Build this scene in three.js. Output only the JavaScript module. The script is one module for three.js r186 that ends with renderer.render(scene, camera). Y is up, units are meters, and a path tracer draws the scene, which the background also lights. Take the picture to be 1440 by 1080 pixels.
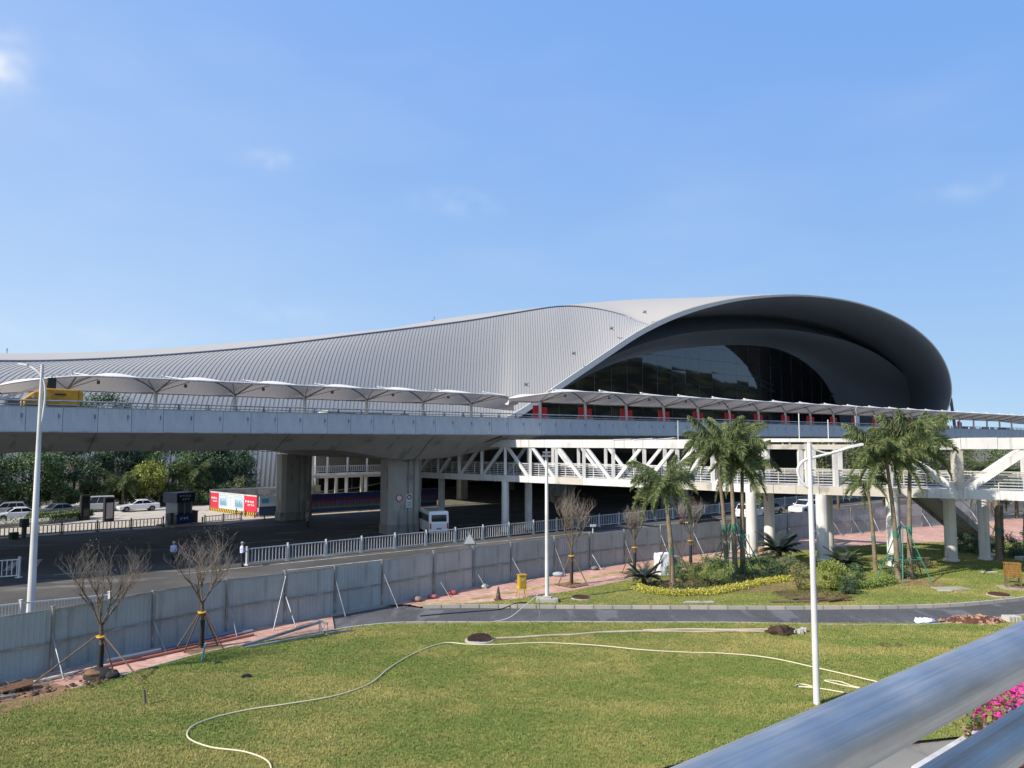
import * as THREE from 'three';
import { mergeGeometries, toCreasedNormals } from 'three/addons/utils/BufferGeometryUtils.js';
import { MarchingCubes } from 'three/addons/objects/MarchingCubes.js';

// ---------------------------------------------------------------- camera, sky, sun, exposure
const EXPOSURE = 1.5, SUN_POWER = 4.5, SKY_GAIN = 0.70;
const renderer = new THREE.WebGLRenderer({ antialias: true });
renderer.toneMapping = THREE.LinearToneMapping;
renderer.toneMappingExposure = EXPOSURE;
renderer.shadowMap.enabled = true;
const scene = new THREE.Scene();
const camera = new THREE.PerspectiveCamera(53.99, 4 / 3, 0.1, 6000);
camera.position.set(0, 8.8, 0);
camera.rotation.set(Math.atan2(80, 1060), 0, 0);
scene.add(camera);

const sunDir = new THREE.Vector3(-0.662, 0.616, 0.426).normalize();
const sun = new THREE.DirectionalLight(0xfff4e6, SUN_POWER);
sun.position.copy(sunDir).multiplyScalar(300).add(new THREE.Vector3(10, 0, -60));
sun.target.position.set(10, 0, -60);
sun.castShadow = true;
sun.shadow.mapSize.set(4096, 4096);
Object.assign(sun.shadow.camera, { left: -160, right: 220, top: 160, bottom: -160, near: 10, far: 700 });
scene.add(sun, sun.target);

// ---- noise
function rng(seed) { let a = seed >>> 0; return () => { a = (a + 0x6D2B79F5) | 0; let t = Math.imul(a ^ (a >>> 15), 1 | a); t = (t + Math.imul(t ^ (t >>> 7), 61 | t)) ^ t; return ((t ^ (t >>> 14)) >>> 0) / 4294967296; }; }
function hash(x, y, s) { let h = Math.imul(x, 374761393) + Math.imul(y, 668265263) + Math.imul(s, 1442695041); h = Math.imul(h ^ (h >>> 13), 1274126177); return ((h ^ (h >>> 16)) >>> 0) / 4294967296; }
function vnoise(x, y, px, py, s) {
  const xi = Math.floor(x), yi = Math.floor(y), fx = x - xi, fy = y - yi, u = fx * fx * (3 - 2 * fx), v = fy * fy * (3 - 2 * fy);
  const w = (a, p) => p ? ((a % p) + p) % p : a;
  const x0 = w(xi, px), x1 = w(xi + 1, px), y0 = w(yi, py), y1 = w(yi + 1, py);
  const a = hash(x0, y0, s), b = hash(x1, y0, s), c = hash(x0, y1, s), d = hash(x1, y1, s);
  return a + (b - a) * u + (c - a) * v + (a - b - c + d) * u * v;
}
function fbm(x, y, px, py, oct, s) { let r = 0, a = 0.5, n = 0; for (let i = 0; i < oct; i++) { r += a * vnoise(x, y, px, py, s + i * 17); n += a; a *= 0.5; x *= 2; y *= 2; px *= 2; py *= 2; } return r / n; }
const mix = (a, b, t) => a + (b - a) * t, clamp = (x, a = 0, b = 1) => Math.min(b, Math.max(a, x)), sstep = (a, b, x) => { const t = clamp((x - a) / (b - a)); return t * t * (3 - 2 * t); };

// ---- the sky: clear blue air, paler towards the horizon and towards the sun, a few thin wisps
{
  const W = 1024, H = 512, d = new Float32Array(W * H * 4);
  const wisps = [[-0.615, 0.40, 0.028, 0.03, 0.8], [-0.318, 0.348, 0.034, 0.010, 0.30], [-0.30, 0.164, 0.045, 0.011, 0.18], [-0.077, 0.31, 0.06, 0.016, 0.15], [0.55, 0.283, 0.05, 0.012, 0.18], [-0.5, 0.12, 0.16, 0.02, 0.12], [0.2, 0.7, 0.2, 0.03, 0.1], [-0.95, 0.25, 0.2, 0.03, 0.15], [2.2, 0.3, 0.2, 0.03, 0.2], [-2.5, 0.35, 0.25, 0.04, 0.2]];
  const dir = new THREE.Vector3();
  for (let j = 0; j < H; j++) for (let i = 0; i < W; i++) {
    const th = ((i + 0.5) / W - 0.5) * 2 * Math.PI, el = ((j + 0.5) / H - 0.5) * Math.PI;
    dir.set(Math.cos(el) * Math.cos(th), Math.sin(el), Math.cos(el) * Math.sin(th));
    const y = Math.max(0, dir.y), c = dir.dot(sunDir);
    const h = Math.pow(1 - y, 3.3), m = Math.pow(0.5 + 0.5 * c, 2.4);
    let r = mix(0.135, 0.50, h), g = mix(0.335, 0.675, h), b = mix(0.80, 0.89, h);
    r += 0.74 * m * (0.35 + 0.65 * h); g += 0.66 * m * (0.35 + 0.65 * h); b += 0.34 * m * (0.4 + 0.6 * h);
    r -= 0.04 * (1 - m) * h; 
    const az = Math.atan2(dir.x, -dir.z);
    let cl = 0;
    for (const [a, e, sa, se, k] of wisps) {
      const q = ((az - a) / sa) ** 2 + ((el - e) / se) ** 2;
      if (q < 9) { const n = fbm(az * 60, el * 110, 0, 0, 5, 5); cl = Math.max(cl, k * Math.exp(-q * 1.1) * clamp((n - 0.28) * 2.6)); }
    }
    cl += 0.06 * clamp((fbm(az * 4 + 3, el * 13, 0, 0, 5, 9) - 0.5) * 3) * (dir.y > 0 ? 1 : 0);
    r = mix(r, 0.93, cl); g = mix(g, 0.95, cl); b = mix(b, 0.99, cl);
    const k = (j * W + i) * 4; d[k] = r * SKY_GAIN; d[k + 1] = g * SKY_GAIN; d[k + 2] = b * SKY_GAIN; d[k + 3] = 1;
  }
  const sky = new THREE.DataTexture(d, W, H, THREE.RGBAFormat, THREE.FloatType);
  sky.mapping = THREE.EquirectangularReflectionMapping; sky.magFilter = sky.minFilter = THREE.LinearFilter; sky.needsUpdate = true;
  scene.background = sky; scene.environment = sky;
}

// ---------------------------------------------------------------- helpers
const V3 = (x, y, z) => new THREE.Vector3(x, y, z);
const TURN = Math.atan2(0.617, 0.787);                     // the elevated road's direction
const O = [-31.3, -47.8];
const W = (s, t) => [O[0] + 0.787 * s - 0.617 * t, O[1] - 0.617 * s - 0.787 * t];   // s along the road, t across it, away from the lawn
const names = {};
function numbered(n) { const k = names[n] = (names[n] ?? -1) + 1; return k ? n + '_' + String(k).padStart(3, '0') : n; }
function tag(o, label, category, group) { o.userData.label = label; o.userData.category = category; if (group) o.userData.group = group; return o; }
function thing(name, label, category, [x, y, z] = [0, 0, 0], turn = 0, group) {
  const o = new THREE.Group(); o.name = numbered(name); o.position.set(x, y, z); o.rotation.y = turn; scene.add(o);
  return tag(o, label, category, group);
}
function prep(g) { if (g.index) g = g.toNonIndexed(); if (!g.attributes.normal) g.computeVertexNormals(); return g; }
function boxUV(g) {
  const p = g.attributes.position, n = g.attributes.normal, uv = new Float32Array(p.count * 2);
  for (let i = 0; i < p.count; i++) {
    const ax = Math.abs(n.getX(i)), ay = Math.abs(n.getY(i)), az = Math.abs(n.getZ(i));
    const [u, v] = ay > ax && ay > az ? [p.getX(i), p.getZ(i)] : ax > az ? [p.getZ(i), p.getY(i)] : [p.getX(i), p.getY(i)];
    uv[2 * i] = u; uv[2 * i + 1] = v;
  }
  g.setAttribute('uv', new THREE.BufferAttribute(uv, 2)); return g;
}
function merge(geos, keepUV = false) {
  const out = (Array.isArray(geos) ? geos : [geos]).map(g => { g = prep(g); if (!keepUV) boxUV(g); for (const k of Object.keys(g.attributes)) if (!['position', 'normal', 'uv', 'color'].includes(k)) g.deleteAttribute(k); return g; });
  return out.length === 1 ? out[0] : mergeGeometries(out);
}
function obj(name, geos, mat, parent = scene, keepUV = false) {
  const m = new THREE.Mesh(merge(geos, keepUV), mat); m.name = parent === scene ? numbered(name) : name;
  m.castShadow = m.receiveShadow = true; parent.add(m); return m;
}
function inst(name, geo, mat, parent, pos, rotY = 0) { const m = new THREE.Mesh(geo, mat); m.name = name; m.position.set(...pos); m.rotation.y = rotY; m.castShadow = m.receiveShadow = true; parent.add(m); return m; }
function structure(o) { o.userData.kind = 'structure'; return o; }
function stuff(o) { o.userData.kind = 'stuff'; return o; }
function dup(root, [x, y, z], turn = 0, label, group) {
  const r = root.clone(); r.userData = { ...root.userData }; r.name = numbered(root.name.replace(/_\d{3}$/, '')); r.position.set(x, y, z); r.rotation.y = turn; scene.add(r);
  if (label) r.userData.label = label; if (group) r.userData.group = group; return r;
}
const box = (w, h, d, x = 0, y = 0, z = 0, ry = 0, rx = 0, rz = 0) => { const g = new THREE.BoxGeometry(w, h, d); if (rx) g.rotateX(rx); if (rz) g.rotateZ(rz); if (ry) g.rotateY(ry); return g.translate(x, y, z); };
function orient(g, a, b) { // +y geometry laid from a to b
  const d = V3().subVectors(b, a), q = new THREE.Quaternion().setFromUnitVectors(V3(0, 1, 0), d.clone().normalize());
  return g.applyQuaternion(q).translate((a.x + b.x) / 2, (a.y + b.y) / 2, (a.z + b.z) / 2);
}
const v3 = a => a.isVector3 ? a : V3(...a);
function bar(a, b, r0, r1 = r0, seg = 8) { a = v3(a); b = v3(b); return orient(new THREE.CylinderGeometry(r1, r0, a.distanceTo(b), seg, 1), a, b); }
function beam(a, b, w, h) { // rectangular section, h upright
  a = v3(a); b = v3(b); const L = a.distanceTo(b), g = new THREE.BoxGeometry(w, h, L), m = new THREE.Matrix4(), f = V3().subVectors(b, a).normalize();
  let up = V3(0, 1, 0); if (Math.abs(f.y) > 0.98) up = V3(1, 0, 0); const x = V3().crossVectors(up, f).normalize(), y = V3().crossVectors(f, x);
  m.makeBasis(x, y, f); g.applyMatrix4(m); return g.translate((a.x + b.x) / 2, (a.y + b.y) / 2, (a.z + b.z) / 2);
}
function tube(pts, r, seg = 40, rad = 8, closed = false) { return new THREE.TubeGeometry(new THREE.CatmullRomCurve3(pts.map(v3), closed), seg, r, rad, closed); }
function poly(pts, y = 0) { // horizontal polygon of [x, z]
  const sh = new THREE.Shape(pts.map(([x, z]) => new THREE.Vector2(x, -z))); return new THREE.ShapeGeometry(sh).rotateX(-Math.PI / 2).translate(0, y, 0);
}
function slab(pts, y0, y1) { const sh = new THREE.Shape(pts.map(([x, z]) => new THREE.Vector2(x, -z))); return new THREE.ExtrudeGeometry(sh, { depth: y1 - y0, bevelEnabled: false }).rotateX(-Math.PI / 2).translate(0, y0, 0); }
function grid(rows, flip = false) { // rows of Vector3 -> smooth surface
  const nr = rows.length, nc = rows[0].length, pos = [], uv = [], idx = []; let acc = 0;
  for (let i = 0; i < nr; i++) { for (let j = 0; j < nc; j++) { const p = rows[i][j]; pos.push(p.x, p.y, p.z); uv.push(j, i); } }
  for (let i = 0; i < nr - 1; i++) for (let j = 0; j < nc - 1; j++) { const a = i * nc + j, b = a + 1, c = a + nc, d = c + 1; flip ? idx.push(a, c, b, b, c, d) : idx.push(a, b, c, b, d, c); }
  const g = new THREE.BufferGeometry(); g.setAttribute('position', new THREE.Float32BufferAttribute(pos, 3)); g.setAttribute('uv', new THREE.Float32BufferAttribute(uv, 2)); g.setIndex(idx); g.computeVertexNormals(); return g;
}
function profile(pts, depth, bevel = 0) { // extruded x-y outline, centred on z
  const g = new THREE.ExtrudeGeometry(new THREE.Shape(pts.map(p => new THREE.Vector2(p[0], p[1]))), { depth: depth - 2 * bevel, bevelEnabled: bevel > 0, bevelThickness: bevel, bevelSize: bevel, bevelOffset: -bevel, bevelSegments: 2 });
  return g.translate(0, 0, -(depth - 2 * bevel) / 2);
}
function inside(pts, x, z) { let c = false; for (let i = 0, j = pts.length - 1; i < pts.length; j = i++) { const [xi, zi] = pts[i], [xj, zj] = pts[j]; if ((zi > z) !== (zj > z) && x < (xj - xi) * (z - zi) / (zj - zi) + xi) c = !c; } return c; }

// ---- textures
function tex(size, fn, rep = 1, srgb = true) {
  const d = new Uint8Array(size * size * 4);
  for (let j = 0; j < size; j++) for (let i = 0; i < size; i++) { const c = fn(i / size, j / size), k = (j * size + i) * 4; d[k] = clamp(c[0], 0, 255); d[k + 1] = clamp(c[1], 0, 255); d[k + 2] = clamp(c[2], 0, 255); d[k + 3] = 255; }
  const t = new THREE.DataTexture(d, size, size, THREE.RGBAFormat); t.wrapS = t.wrapT = THREE.RepeatWrapping; t.magFilter = t.minFilter = THREE.LinearFilter; if (srgb) t.colorSpace = THREE.SRGBColorSpace; t.repeat.set(rep, rep); t.needsUpdate = true; return t;
}
function canvasTex(w, h, draw) { const c = document.createElement('canvas'); c.width = w; c.height = h; draw(c.getContext('2d'), w, h); const t = new THREE.CanvasTexture(c); t.colorSpace = THREE.SRGBColorSpace; return t; }
const gray = (v, t = [1, 1, 1]) => [v * t[0], v * t[1], v * t[2]];
const T = {};
// mottle: near-white modulation with fine grain and coarse patches, tile 1/rep metres
const mottle = (lo, seed, f = 6, grain = 0.12, size = 512) => tex(size, (u, v) => { const n = fbm(u * f, v * f, f, f, 6, seed), g = hash(Math.floor(u * size), Math.floor(v * size), seed); return gray(255 * clamp(lo + (1 - lo) * sstep(0.25, 0.75, n) - grain * g)); });
T.fine = mottle(0.78, 3, 8, 0.08); T.fine.repeat.set(0.25, 0.25);
T.asphalt = tex(768, (u, v) => { const n = fbm(u * 5, v * 5, 5, 5, 6, 11), n2 = fbm(u * 60, v * 60, 60, 60, 2, 12), g = hash(Math.floor(u * 1024), Math.floor(v * 1024), 5), st = sstep(0.62, 0.75, fbm(u * 9, v * 3, 9, 3, 5, 15)); let a = 62 + 26 * n + 16 * (n2 - 0.5) + 26 * (g - 0.5) + 22 * st; return [a * 1.0, a * 1.0, a * 1.02]; }, 1 / 9);
T.road = tex(640, (u, v) => { const n = fbm(u * 6, v * 6, 6, 6, 6, 21), st = sstep(0.55, 0.7, fbm(u * 3, v * 12, 3, 12, 5, 25)), g = hash(Math.floor(u * 1024), Math.floor(v * 1024), 6); const a = 56 + 34 * n + 30 * st + 18 * (g - 0.5); return [a * 1.0, a * 0.97, a * 0.92]; }, 1 / 16);
T.lawn = tex(640, (u, v) => { const n = fbm(u * 7, v * 7, 7, 7, 6, 31), m = fbm(u * 28, v * 28, 28, 28, 4, 35), g = hash(Math.floor(u * 1024), Math.floor(v * 1024), 8); const dry = sstep(0.5, 0.72, n), k = 0.75 + 0.35 * m + 0.3 * (g - 0.5); return [mix(118, 150, dry) * k, mix(120, 134, dry) * k, mix(52, 70, dry) * k]; }, 1 / 9);
T.paving = tex(640, (u, v) => { const bx = Math.floor(u * 32), by = Math.floor(v * 64), h = hash((bx + (by % 2) * 7) % 32, by, 41), n = fbm(u * 6, v * 6, 6, 6, 5, 43), g = hash(Math.floor(u * 1024), Math.floor(v * 1024), 9); const k = 0.82 + 0.16 * h + 0.22 * (n - 0.5) + 0.1 * (g - 0.5), du = sstep(0.5, 0.75, n) * 0.45; return [mix(198, 198, du) * k, mix(154, 172, du) * k, mix(136, 156, du) * k]; }, 1 / 6.4);
T.concrete = tex(640, (u, v) => { const n = fbm(u * 5, v * 5, 5, 5, 6, 51), s = sstep(0.58, 0.74, fbm(u * 11, v * 4, 11, 4, 5, 53)), g = hash(Math.floor(u * 1024), Math.floor(v * 1024), 10); const a = 214 + 36 * (n - 0.5) - 40 * s + 14 * (g - 0.5); return [a, a * 0.985, a * 0.95]; }, 1 / 7);
T.streak = tex(640, (u, v) => { let n = fbm(u * 40, v * 2.0, 40, 2, 5, 61), p = fbm(u * 4, v * 4, 4, 4, 5, 62), g = hash(Math.floor(u * 1024), Math.floor(v * 1024), 12); const a = 240 - 26 * sstep(0.5, 0.8, n) - 22 * sstep(0.5, 0.8, p) + 10 * (g - 0.5); return [a, a, a * 0.99]; }, 1 / 8);
T.dirt = tex(512, (u, v) => { const n = fbm(u * 9, v * 9, 9, 9, 5, 71), g = hash(Math.floor(u * 512), Math.floor(v * 512), 13); const k = 0.6 + 0.6 * n + 0.4 * (g - 0.5); return [136 * k, 104 * k, 78 * k]; }, 1 / 2.2);
T.bark = tex(512, (u, v) => { const n = fbm(u * 14, v * 5, 14, 5, 5, 81), r = Math.sin(v * Math.PI * 2 * 9 + 3 * n); const a = 150 + 60 * (n - 0.5) + 14 * r; return [a, a * 0.94, a * 0.84]; }, 1 / 1.2);
T.brushed = tex(640, (u, v) => { const n = fbm(u * 3, v * 90, 3, 90, 4, 91), p = fbm(u * 5, v * 5, 5, 5, 5, 92), sc = sstep(0.70, 0.74, fbm(u * 22, v * 34, 22, 34, 3, 93)); const a = 215 + 36 * (n - 0.5) + 30 * (p - 0.5) - 0 * sc; return [a, a, a * 0.99]; });
T.brushRough = tex(512, (u, v) => { const n = fbm(u * 4, v * 30, 4, 30, 4, 94), p = fbm(u * 7, v * 7, 7, 7, 5, 95); return gray(150 + 60 * (n - 0.5) + 60 * (p - 0.5)); }, 1, false);

const std = (color, o = {}) => new THREE.MeshStandardMaterial({ color, roughness: 0.8, ...o });
const lin = (r, g, b) => new THREE.Color().setRGB(r, g, b);
const M = {
  asphalt: std(0xffffff, { map: T.asphalt, roughness: 0.93, bumpMap: T.asphalt, bumpScale: 0.004 }), road: std(0xffffff, { map: T.road, roughness: 0.92 }),
  lawn: std(0xffffff, { map: T.lawn, roughness: 1 }), paving: std(0xffffff, { map: T.paving, roughness: 0.9 }), tactile: std(lin(0.50, 0.36, 0.15), { map: T.fine, roughness: 0.9 }),
  lot: std(lin(0.62, 0.58, 0.52), { map: T.concrete, roughness: 0.95 }), kerb: std(lin(0.58, 0.56, 0.53), { map: T.concrete, roughness: 0.9 }), kerb2: std(lin(0.48, 0.47, 0.45), { map: T.concrete, roughness: 0.9 }), dirt: std(0xffffff, { map: T.dirt, roughness: 1 }),
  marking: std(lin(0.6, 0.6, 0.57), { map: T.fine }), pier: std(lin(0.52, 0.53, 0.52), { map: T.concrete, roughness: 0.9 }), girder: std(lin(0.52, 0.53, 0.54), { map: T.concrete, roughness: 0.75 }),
  white: std(lin(0.74, 0.74, 0.73), { map: T.streak, roughness: 0.5 }), whiteDirty: std(lin(0.72, 0.70, 0.66), { map: T.concrete, roughness: 0.7 }), whiteClean: std(lin(0.76, 0.76, 0.75), { roughness: 0.4, map: T.streak }), column: std(lin(0.78, 0.76, 0.73), { map: T.streak, roughness: 0.6 }),
  galv: std(lin(0.42, 0.44, 0.45), { roughness: 0.45, metalness: 0.6, map: T.fine }), steelDark: std(lin(0.08, 0.085, 0.09), { roughness: 0.5 }), black: std(lin(0.015, 0.015, 0.017), { roughness: 0.6 }), rubber: std(lin(0.02, 0.02, 0.02), { roughness: 0.9 }),
  glass: new THREE.MeshPhysicalMaterial({ color: lin(0.012, 0.016, 0.02), roughness: 0.06, ior: 1.5 }), red: std(lin(0.55, 0.025, 0.03), { roughness: 0.6 }), yellow: std(lin(0.72, 0.45, 0.03), { roughness: 0.5, map: T.fine }),
  wood: std(lin(0.30, 0.17, 0.10), { map: T.bark }), woodPale: std(lin(0.42, 0.34, 0.24), { map: T.bark }), bark: std(lin(0.34, 0.28, 0.22), { map: T.bark }), twig: std(lin(0.27, 0.23, 0.19), { roughness: 0.9 }), palmTrunk: std(lin(0.58, 0.53, 0.45), { map: T.bark }), wrap: std(lin(0.02, 0.02, 0.022), { roughness: 0.9 }),
  skin: std(lin(0.45, 0.27, 0.19), { roughness: 0.6 }),
};
// ---------------------------------------------------------------- ground, roads, lawns
structure(obj('ground', new THREE.CircleGeometry(2500, 64).rotateX(-Math.PI / 2).translate(0, -0.05, 0), std(lin(0.16, 0.16, 0.12), { map: T.fine, roughness: 1 })));
structure(obj('road', poly([W(-90, -21.2), W(300, -21.2), W(300, 31), W(-90, 31)], 0), M.road));
structure(obj('parking_pavement', poly([W(-90, 25.6), W(21, 25.6), W(29, 29.2), W(46, 29.2), W(46, 66), W(-90, 66)], 0.006), M.lot));
for (const [s0, s1, t] of [[15, 22.5, -6.4], [25.5, 33, -6.4], [36, 43.5, -6.4], [46.5, 54, -6.4], [57, 64, -6.4], [67, 75, -6.4], [17, 22, 9], [27, 32, 9], [37, 42, 9], [22, 26, 14], [32, 36, 14]])
  structure(obj('road_marking', poly([W(s0, t), W(s1, t), W(s1, t + 0.16), W(s0, t + 0.16)], 0.007), M.marking));
structure(obj('road_marking', poly([W(9, -3.5), W(120, -3.5), W(120, -3.36), W(9, -3.36)], 0.007), M.marking));
for (let k = 0; k < 5; k++) structure(obj('road_marking', poly([W(-4.5 + k * 1.5, 4 + k * 0.4), W(-4.0 + k * 1.5, 4 + k * 0.4), W(-3.2 + k * 1.5, 8 + k * 0.4), W(-3.7 + k * 1.5, 8 + k * 0.4)], 0.007), M.marking));
structure(obj('road_marking', poly([W(2.5, 1.2), W(5.4, 1.0), W(5.4, 1.25), W(2.5, 1.5)], 0.007), M.marking));

const lawnEdge = [[-60, 12], [-34, -8], [-22, -20], [-17.6, -24.6], [-15.2, -27.6], [-12.5, -32.0], [-9.3, -34.7], [-6.4, -36.6], [-0.7, -36.95], [9.5, -36.9], [20.7, -36.7], [25.6, -38.5], [34, -42], [60, -52]];
const lawnPoly = [...lawnEdge, [70, -46], [24, -26.5], [15, -23.4], [9, -22.0], [4.9, -21.35], [0, -18.5], [-14, -9], [-30, 6]];
structure(obj('pavement', poly([[-60, 40], [-34, 6], [-14, -9], [0, -18.6], [4.9, -21.5], [9, -22.2], [15, -23.6], [24, -26.7], [70, -46.2], [90, -20], [90, 60], [-60, 60]], 0.004), std(lin(0.31, 0.30, 0.28), { map: T.concrete, roughness: 0.95 })));
const islandPoly = [[-3.6, -40.75], [3.0, -40.55], [10.4, -40.4], [17.1, -40.4], [23.4, -41.0], [28.2, -42.6], [36, -46.6], [60, -60], [66, -70], [45, -66], [34, -65.2], [25.3, -62.2], [18.4, -57.4], [13.6, -53.6], [8.3, -48.9], [3.3, -44.4], [-0.8, -41.6]];
const accessPoly = [[-9.6, -34.7], [-6.4, -36.75], [-0.7, -37.1], [9.5, -37.05], [20.7, -36.85], [25.6, -38.65], [34, -42.1], [60, -52.2], [66, -58], [36, -46.4], [28.2, -42.4], [23.4, -40.8], [17.1, -40.2], [10.4, -40.2], [3.0, -40.4], [-1.5, -40.6], [-4.6, -40.4], [-5.6, -41.0], [-7.2, -41.2], [-9.4, -38.6]];
structure(obj('access_road', poly(accessPoly, 0.012), M.asphalt));
// red footpath on both sides of the gate
const pathA = [[-5.5, -41.0], [-4.9, -40.45], [-3.6, -40.7], [-0.8, -41.6], [3.3, -44.4], [8.3, -48.9], [13.6, -53.6], [18.4, -57.4], [25.3, -62.2], [34, -65.2], [45, -66], [66, -70], [66, -92], [34.6, -73.2], [26.9, -68.9], [21, -64.7], [16.5, -60.2], [11.9, -57], [8, -54.7], [5.3, -52.3], [2.8, -49.8], [-0.2, -47.2], [-2.4, -46.2], [-4.5, -43.3], [-6.9, -40.9]];
structure(obj('footpath', poly(pathA, 0.10), M.paving));
const pathB = [[-22, -20], [-17.6, -24.6], [-15.2, -27.6], [-12.5, -32.0], [-9.3, -34.7], [-8.2, -35.6], [-9.0, -38.5], [-10.8, -36.7], [-13.1, -35.4], [-15.1, -32.7], [-17.2, -29.0], [-24, -22]];
structure(obj('footpath', poly(pathB, 0.08), M.paving));
{ // tactile strip along the footpath
  const c = new THREE.CatmullRomCurve3([[-5.0, 0, -40.9], [-2.2, 0, -42.4], [2.0, 0, -46.0], [8, 0, -51.6], [14, 0, -56.4], [20, 0, -60.6], [28, 0, -65.2]].map(v3)), n = 50, L = [], R = [];
  for (let i = 0; i <= n; i++) { const p = c.getPoint(i / n), q = c.getTangent(i / n); L.push(V3(p.x + q.z * 0.28, 0.104, p.z - q.x * 0.28)); R.push(V3(p.x - q.z * 0.28, 0.104, p.z + q.x * 0.28)); }
  structure(obj('tactile_paving', grid([L, R]), M.tactile));
}
structure(obj('lawn', poly(lawnPoly, 0.10), M.lawn));
structure(obj('lawn', poly(islandPoly, 0.13), M.lawn));
// kerb stones, one by one
function kerb(pts, len, w, y0, y1, label) {
  const k = new THREE.Group(); k.name = numbered('kerb'); scene.add(k); structure(k);
  const c = new THREE.CatmullRomCurve3(pts.map(([x, z]) => V3(x, 0, z)), false, 'chordal'), n = Math.round(c.getLength() / len), r = rng(pts.length * 77);
  for (let i = 0; i < n; i++) {
    const a = c.getPointAt(i / n), b = c.getPointAt((i + 1) / n), L = a.distanceTo(b), h = y1 - y0;
    const g = new THREE.BoxGeometry(L - 0.025, h, w); boxUV(prep(g));
    const m = obj('kerb_stone', g, r() < 0.6 ? M.kerb : M.kerb2, k); m.position.set((a.x + b.x) / 2, (y0 + y1) / 2 + (r() - 0.5) * 0.012, (a.z + b.z) / 2); m.rotation.y = Math.atan2(-(b.z - a.z), b.x - a.x) + (r() - 0.5) * 0.008;
  }
}
kerb([[-4.7, -40.5], [-3.6, -40.55], [3.0, -40.4], [10.4, -40.25], [17.1, -40.25], [23.4, -40.85], [28.2, -42.45], [36, -46.5]], 1.0, 0.14, 0, 0.19);
kerb([[-9.5, -34.65], [-6.4, -36.67], [-0.7, -37.02], [9.5, -36.97], [20.7, -36.77], [25.6, -38.57], [34, -42.05]], 1.0, 0.12, 0, 0.13);
kerb([[-22, -20.05], [-17.6, -24.65], [-15.2, -27.65], [-12.5, -32.05], [-9.5, -34.6]], 1.0, 0.1, 0, 0.12);

// grass: short tufts over both lawns
function tuftGeo(seed, blades, h) {
  const r = rng(seed), pos = [];
  for (let i = 0; i < blades; i++) {
    const a = r() * 6.283, d = 0.035 * Math.sqrt(r()), x = Math.cos(a) * d, z = Math.sin(a) * d, b = r() * 6.283, w = 0.004 + 0.003 * r(), hh = h * (0.6 + 0.6 * r()), lx = Math.cos(b + 1.5) * hh * (0.3 + 0.7 * r()), lz = Math.sin(b + 1.5) * hh * (0.3 + 0.7 * r());
    pos.push(x - Math.cos(b) * w, 0, z - Math.sin(b) * w, x + Math.cos(b) * w, 0, z + Math.sin(b) * w, x + lx, hh, z + lz);
  }
  const g = new THREE.BufferGeometry(); g.setAttribute('position', new THREE.Float32BufferAttribute(pos, 3)); g.computeVertexNormals(); return g;
}
function sow(name, label, pts, n, y, seed, h, box4) {
  const r = rng(seed), spots = []; const [x0, x1, z0, z1] = box4;
  while (spots.length < n) { const x = mix(x0, x1, r()), z = mix(z0, z1, r()); if (inside(pts, x, z) && Math.abs(x) < -z * 0.78 + 2) spots.push([x, z]); }
  const m = new THREE.InstancedMesh(tuftGeo(seed, 9, h), std(0xffffff, { roughness: 0.9, side: THREE.DoubleSide }), n); m.name = numbered(name);
  const q = new THREE.Object3D(), col = new THREE.Color();
  spots.forEach(([x, z], i) => {
    const k = fbm(x * 0.33 + 50, z * 0.75 + 50, 0, 0, 5, 101), f = fbm(x * 2.6, z * 2.6, 0, 0, 3, 103), dry = clamp(0.34 + 0.85 * (k - 0.5) * 2 + 0.9 * (f - 0.5) + 0.4 * (r() - 0.5)), s = 0.75 + 0.5 * r() + 0.5 * (f - 0.5);
    q.position.set(x, y, z); q.rotation.set(0, r() * 6.283, 0); q.scale.set(1.25, s, 1.25); q.updateMatrix(); m.setMatrixAt(i, q.matrix);
    const v = 0.8 + 0.4 * r(); col.setRGB(mix(0.17, 0.39, dry) * v, mix(0.228, 0.342, dry) * v, mix(0.047, 0.112, dry) * v); m.setColorAt(i, col);
  });
  m.castShadow = m.receiveShadow = true; scene.add(m); stuff(m); tag(m, label, 'grass'); return m;
}
sow('grass', 'short yellow green turf of the open lawn in front of the access road', lawnPoly, 230000, 0.10, 5, 0.055, [-26, 34, -43, -19]);
sow('weed_tufts', 'scattered taller dark green weed tufts in the open lawn', lawnPoly, 5200, 0.10, 7, 0.11, [-26, 34, -43, -19]);
sow('grass', 'short turf around the palms beyond the access road', islandPoly, 90000, 0.13, 6, 0.055, [-4, 46, -66, -40]);

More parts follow.
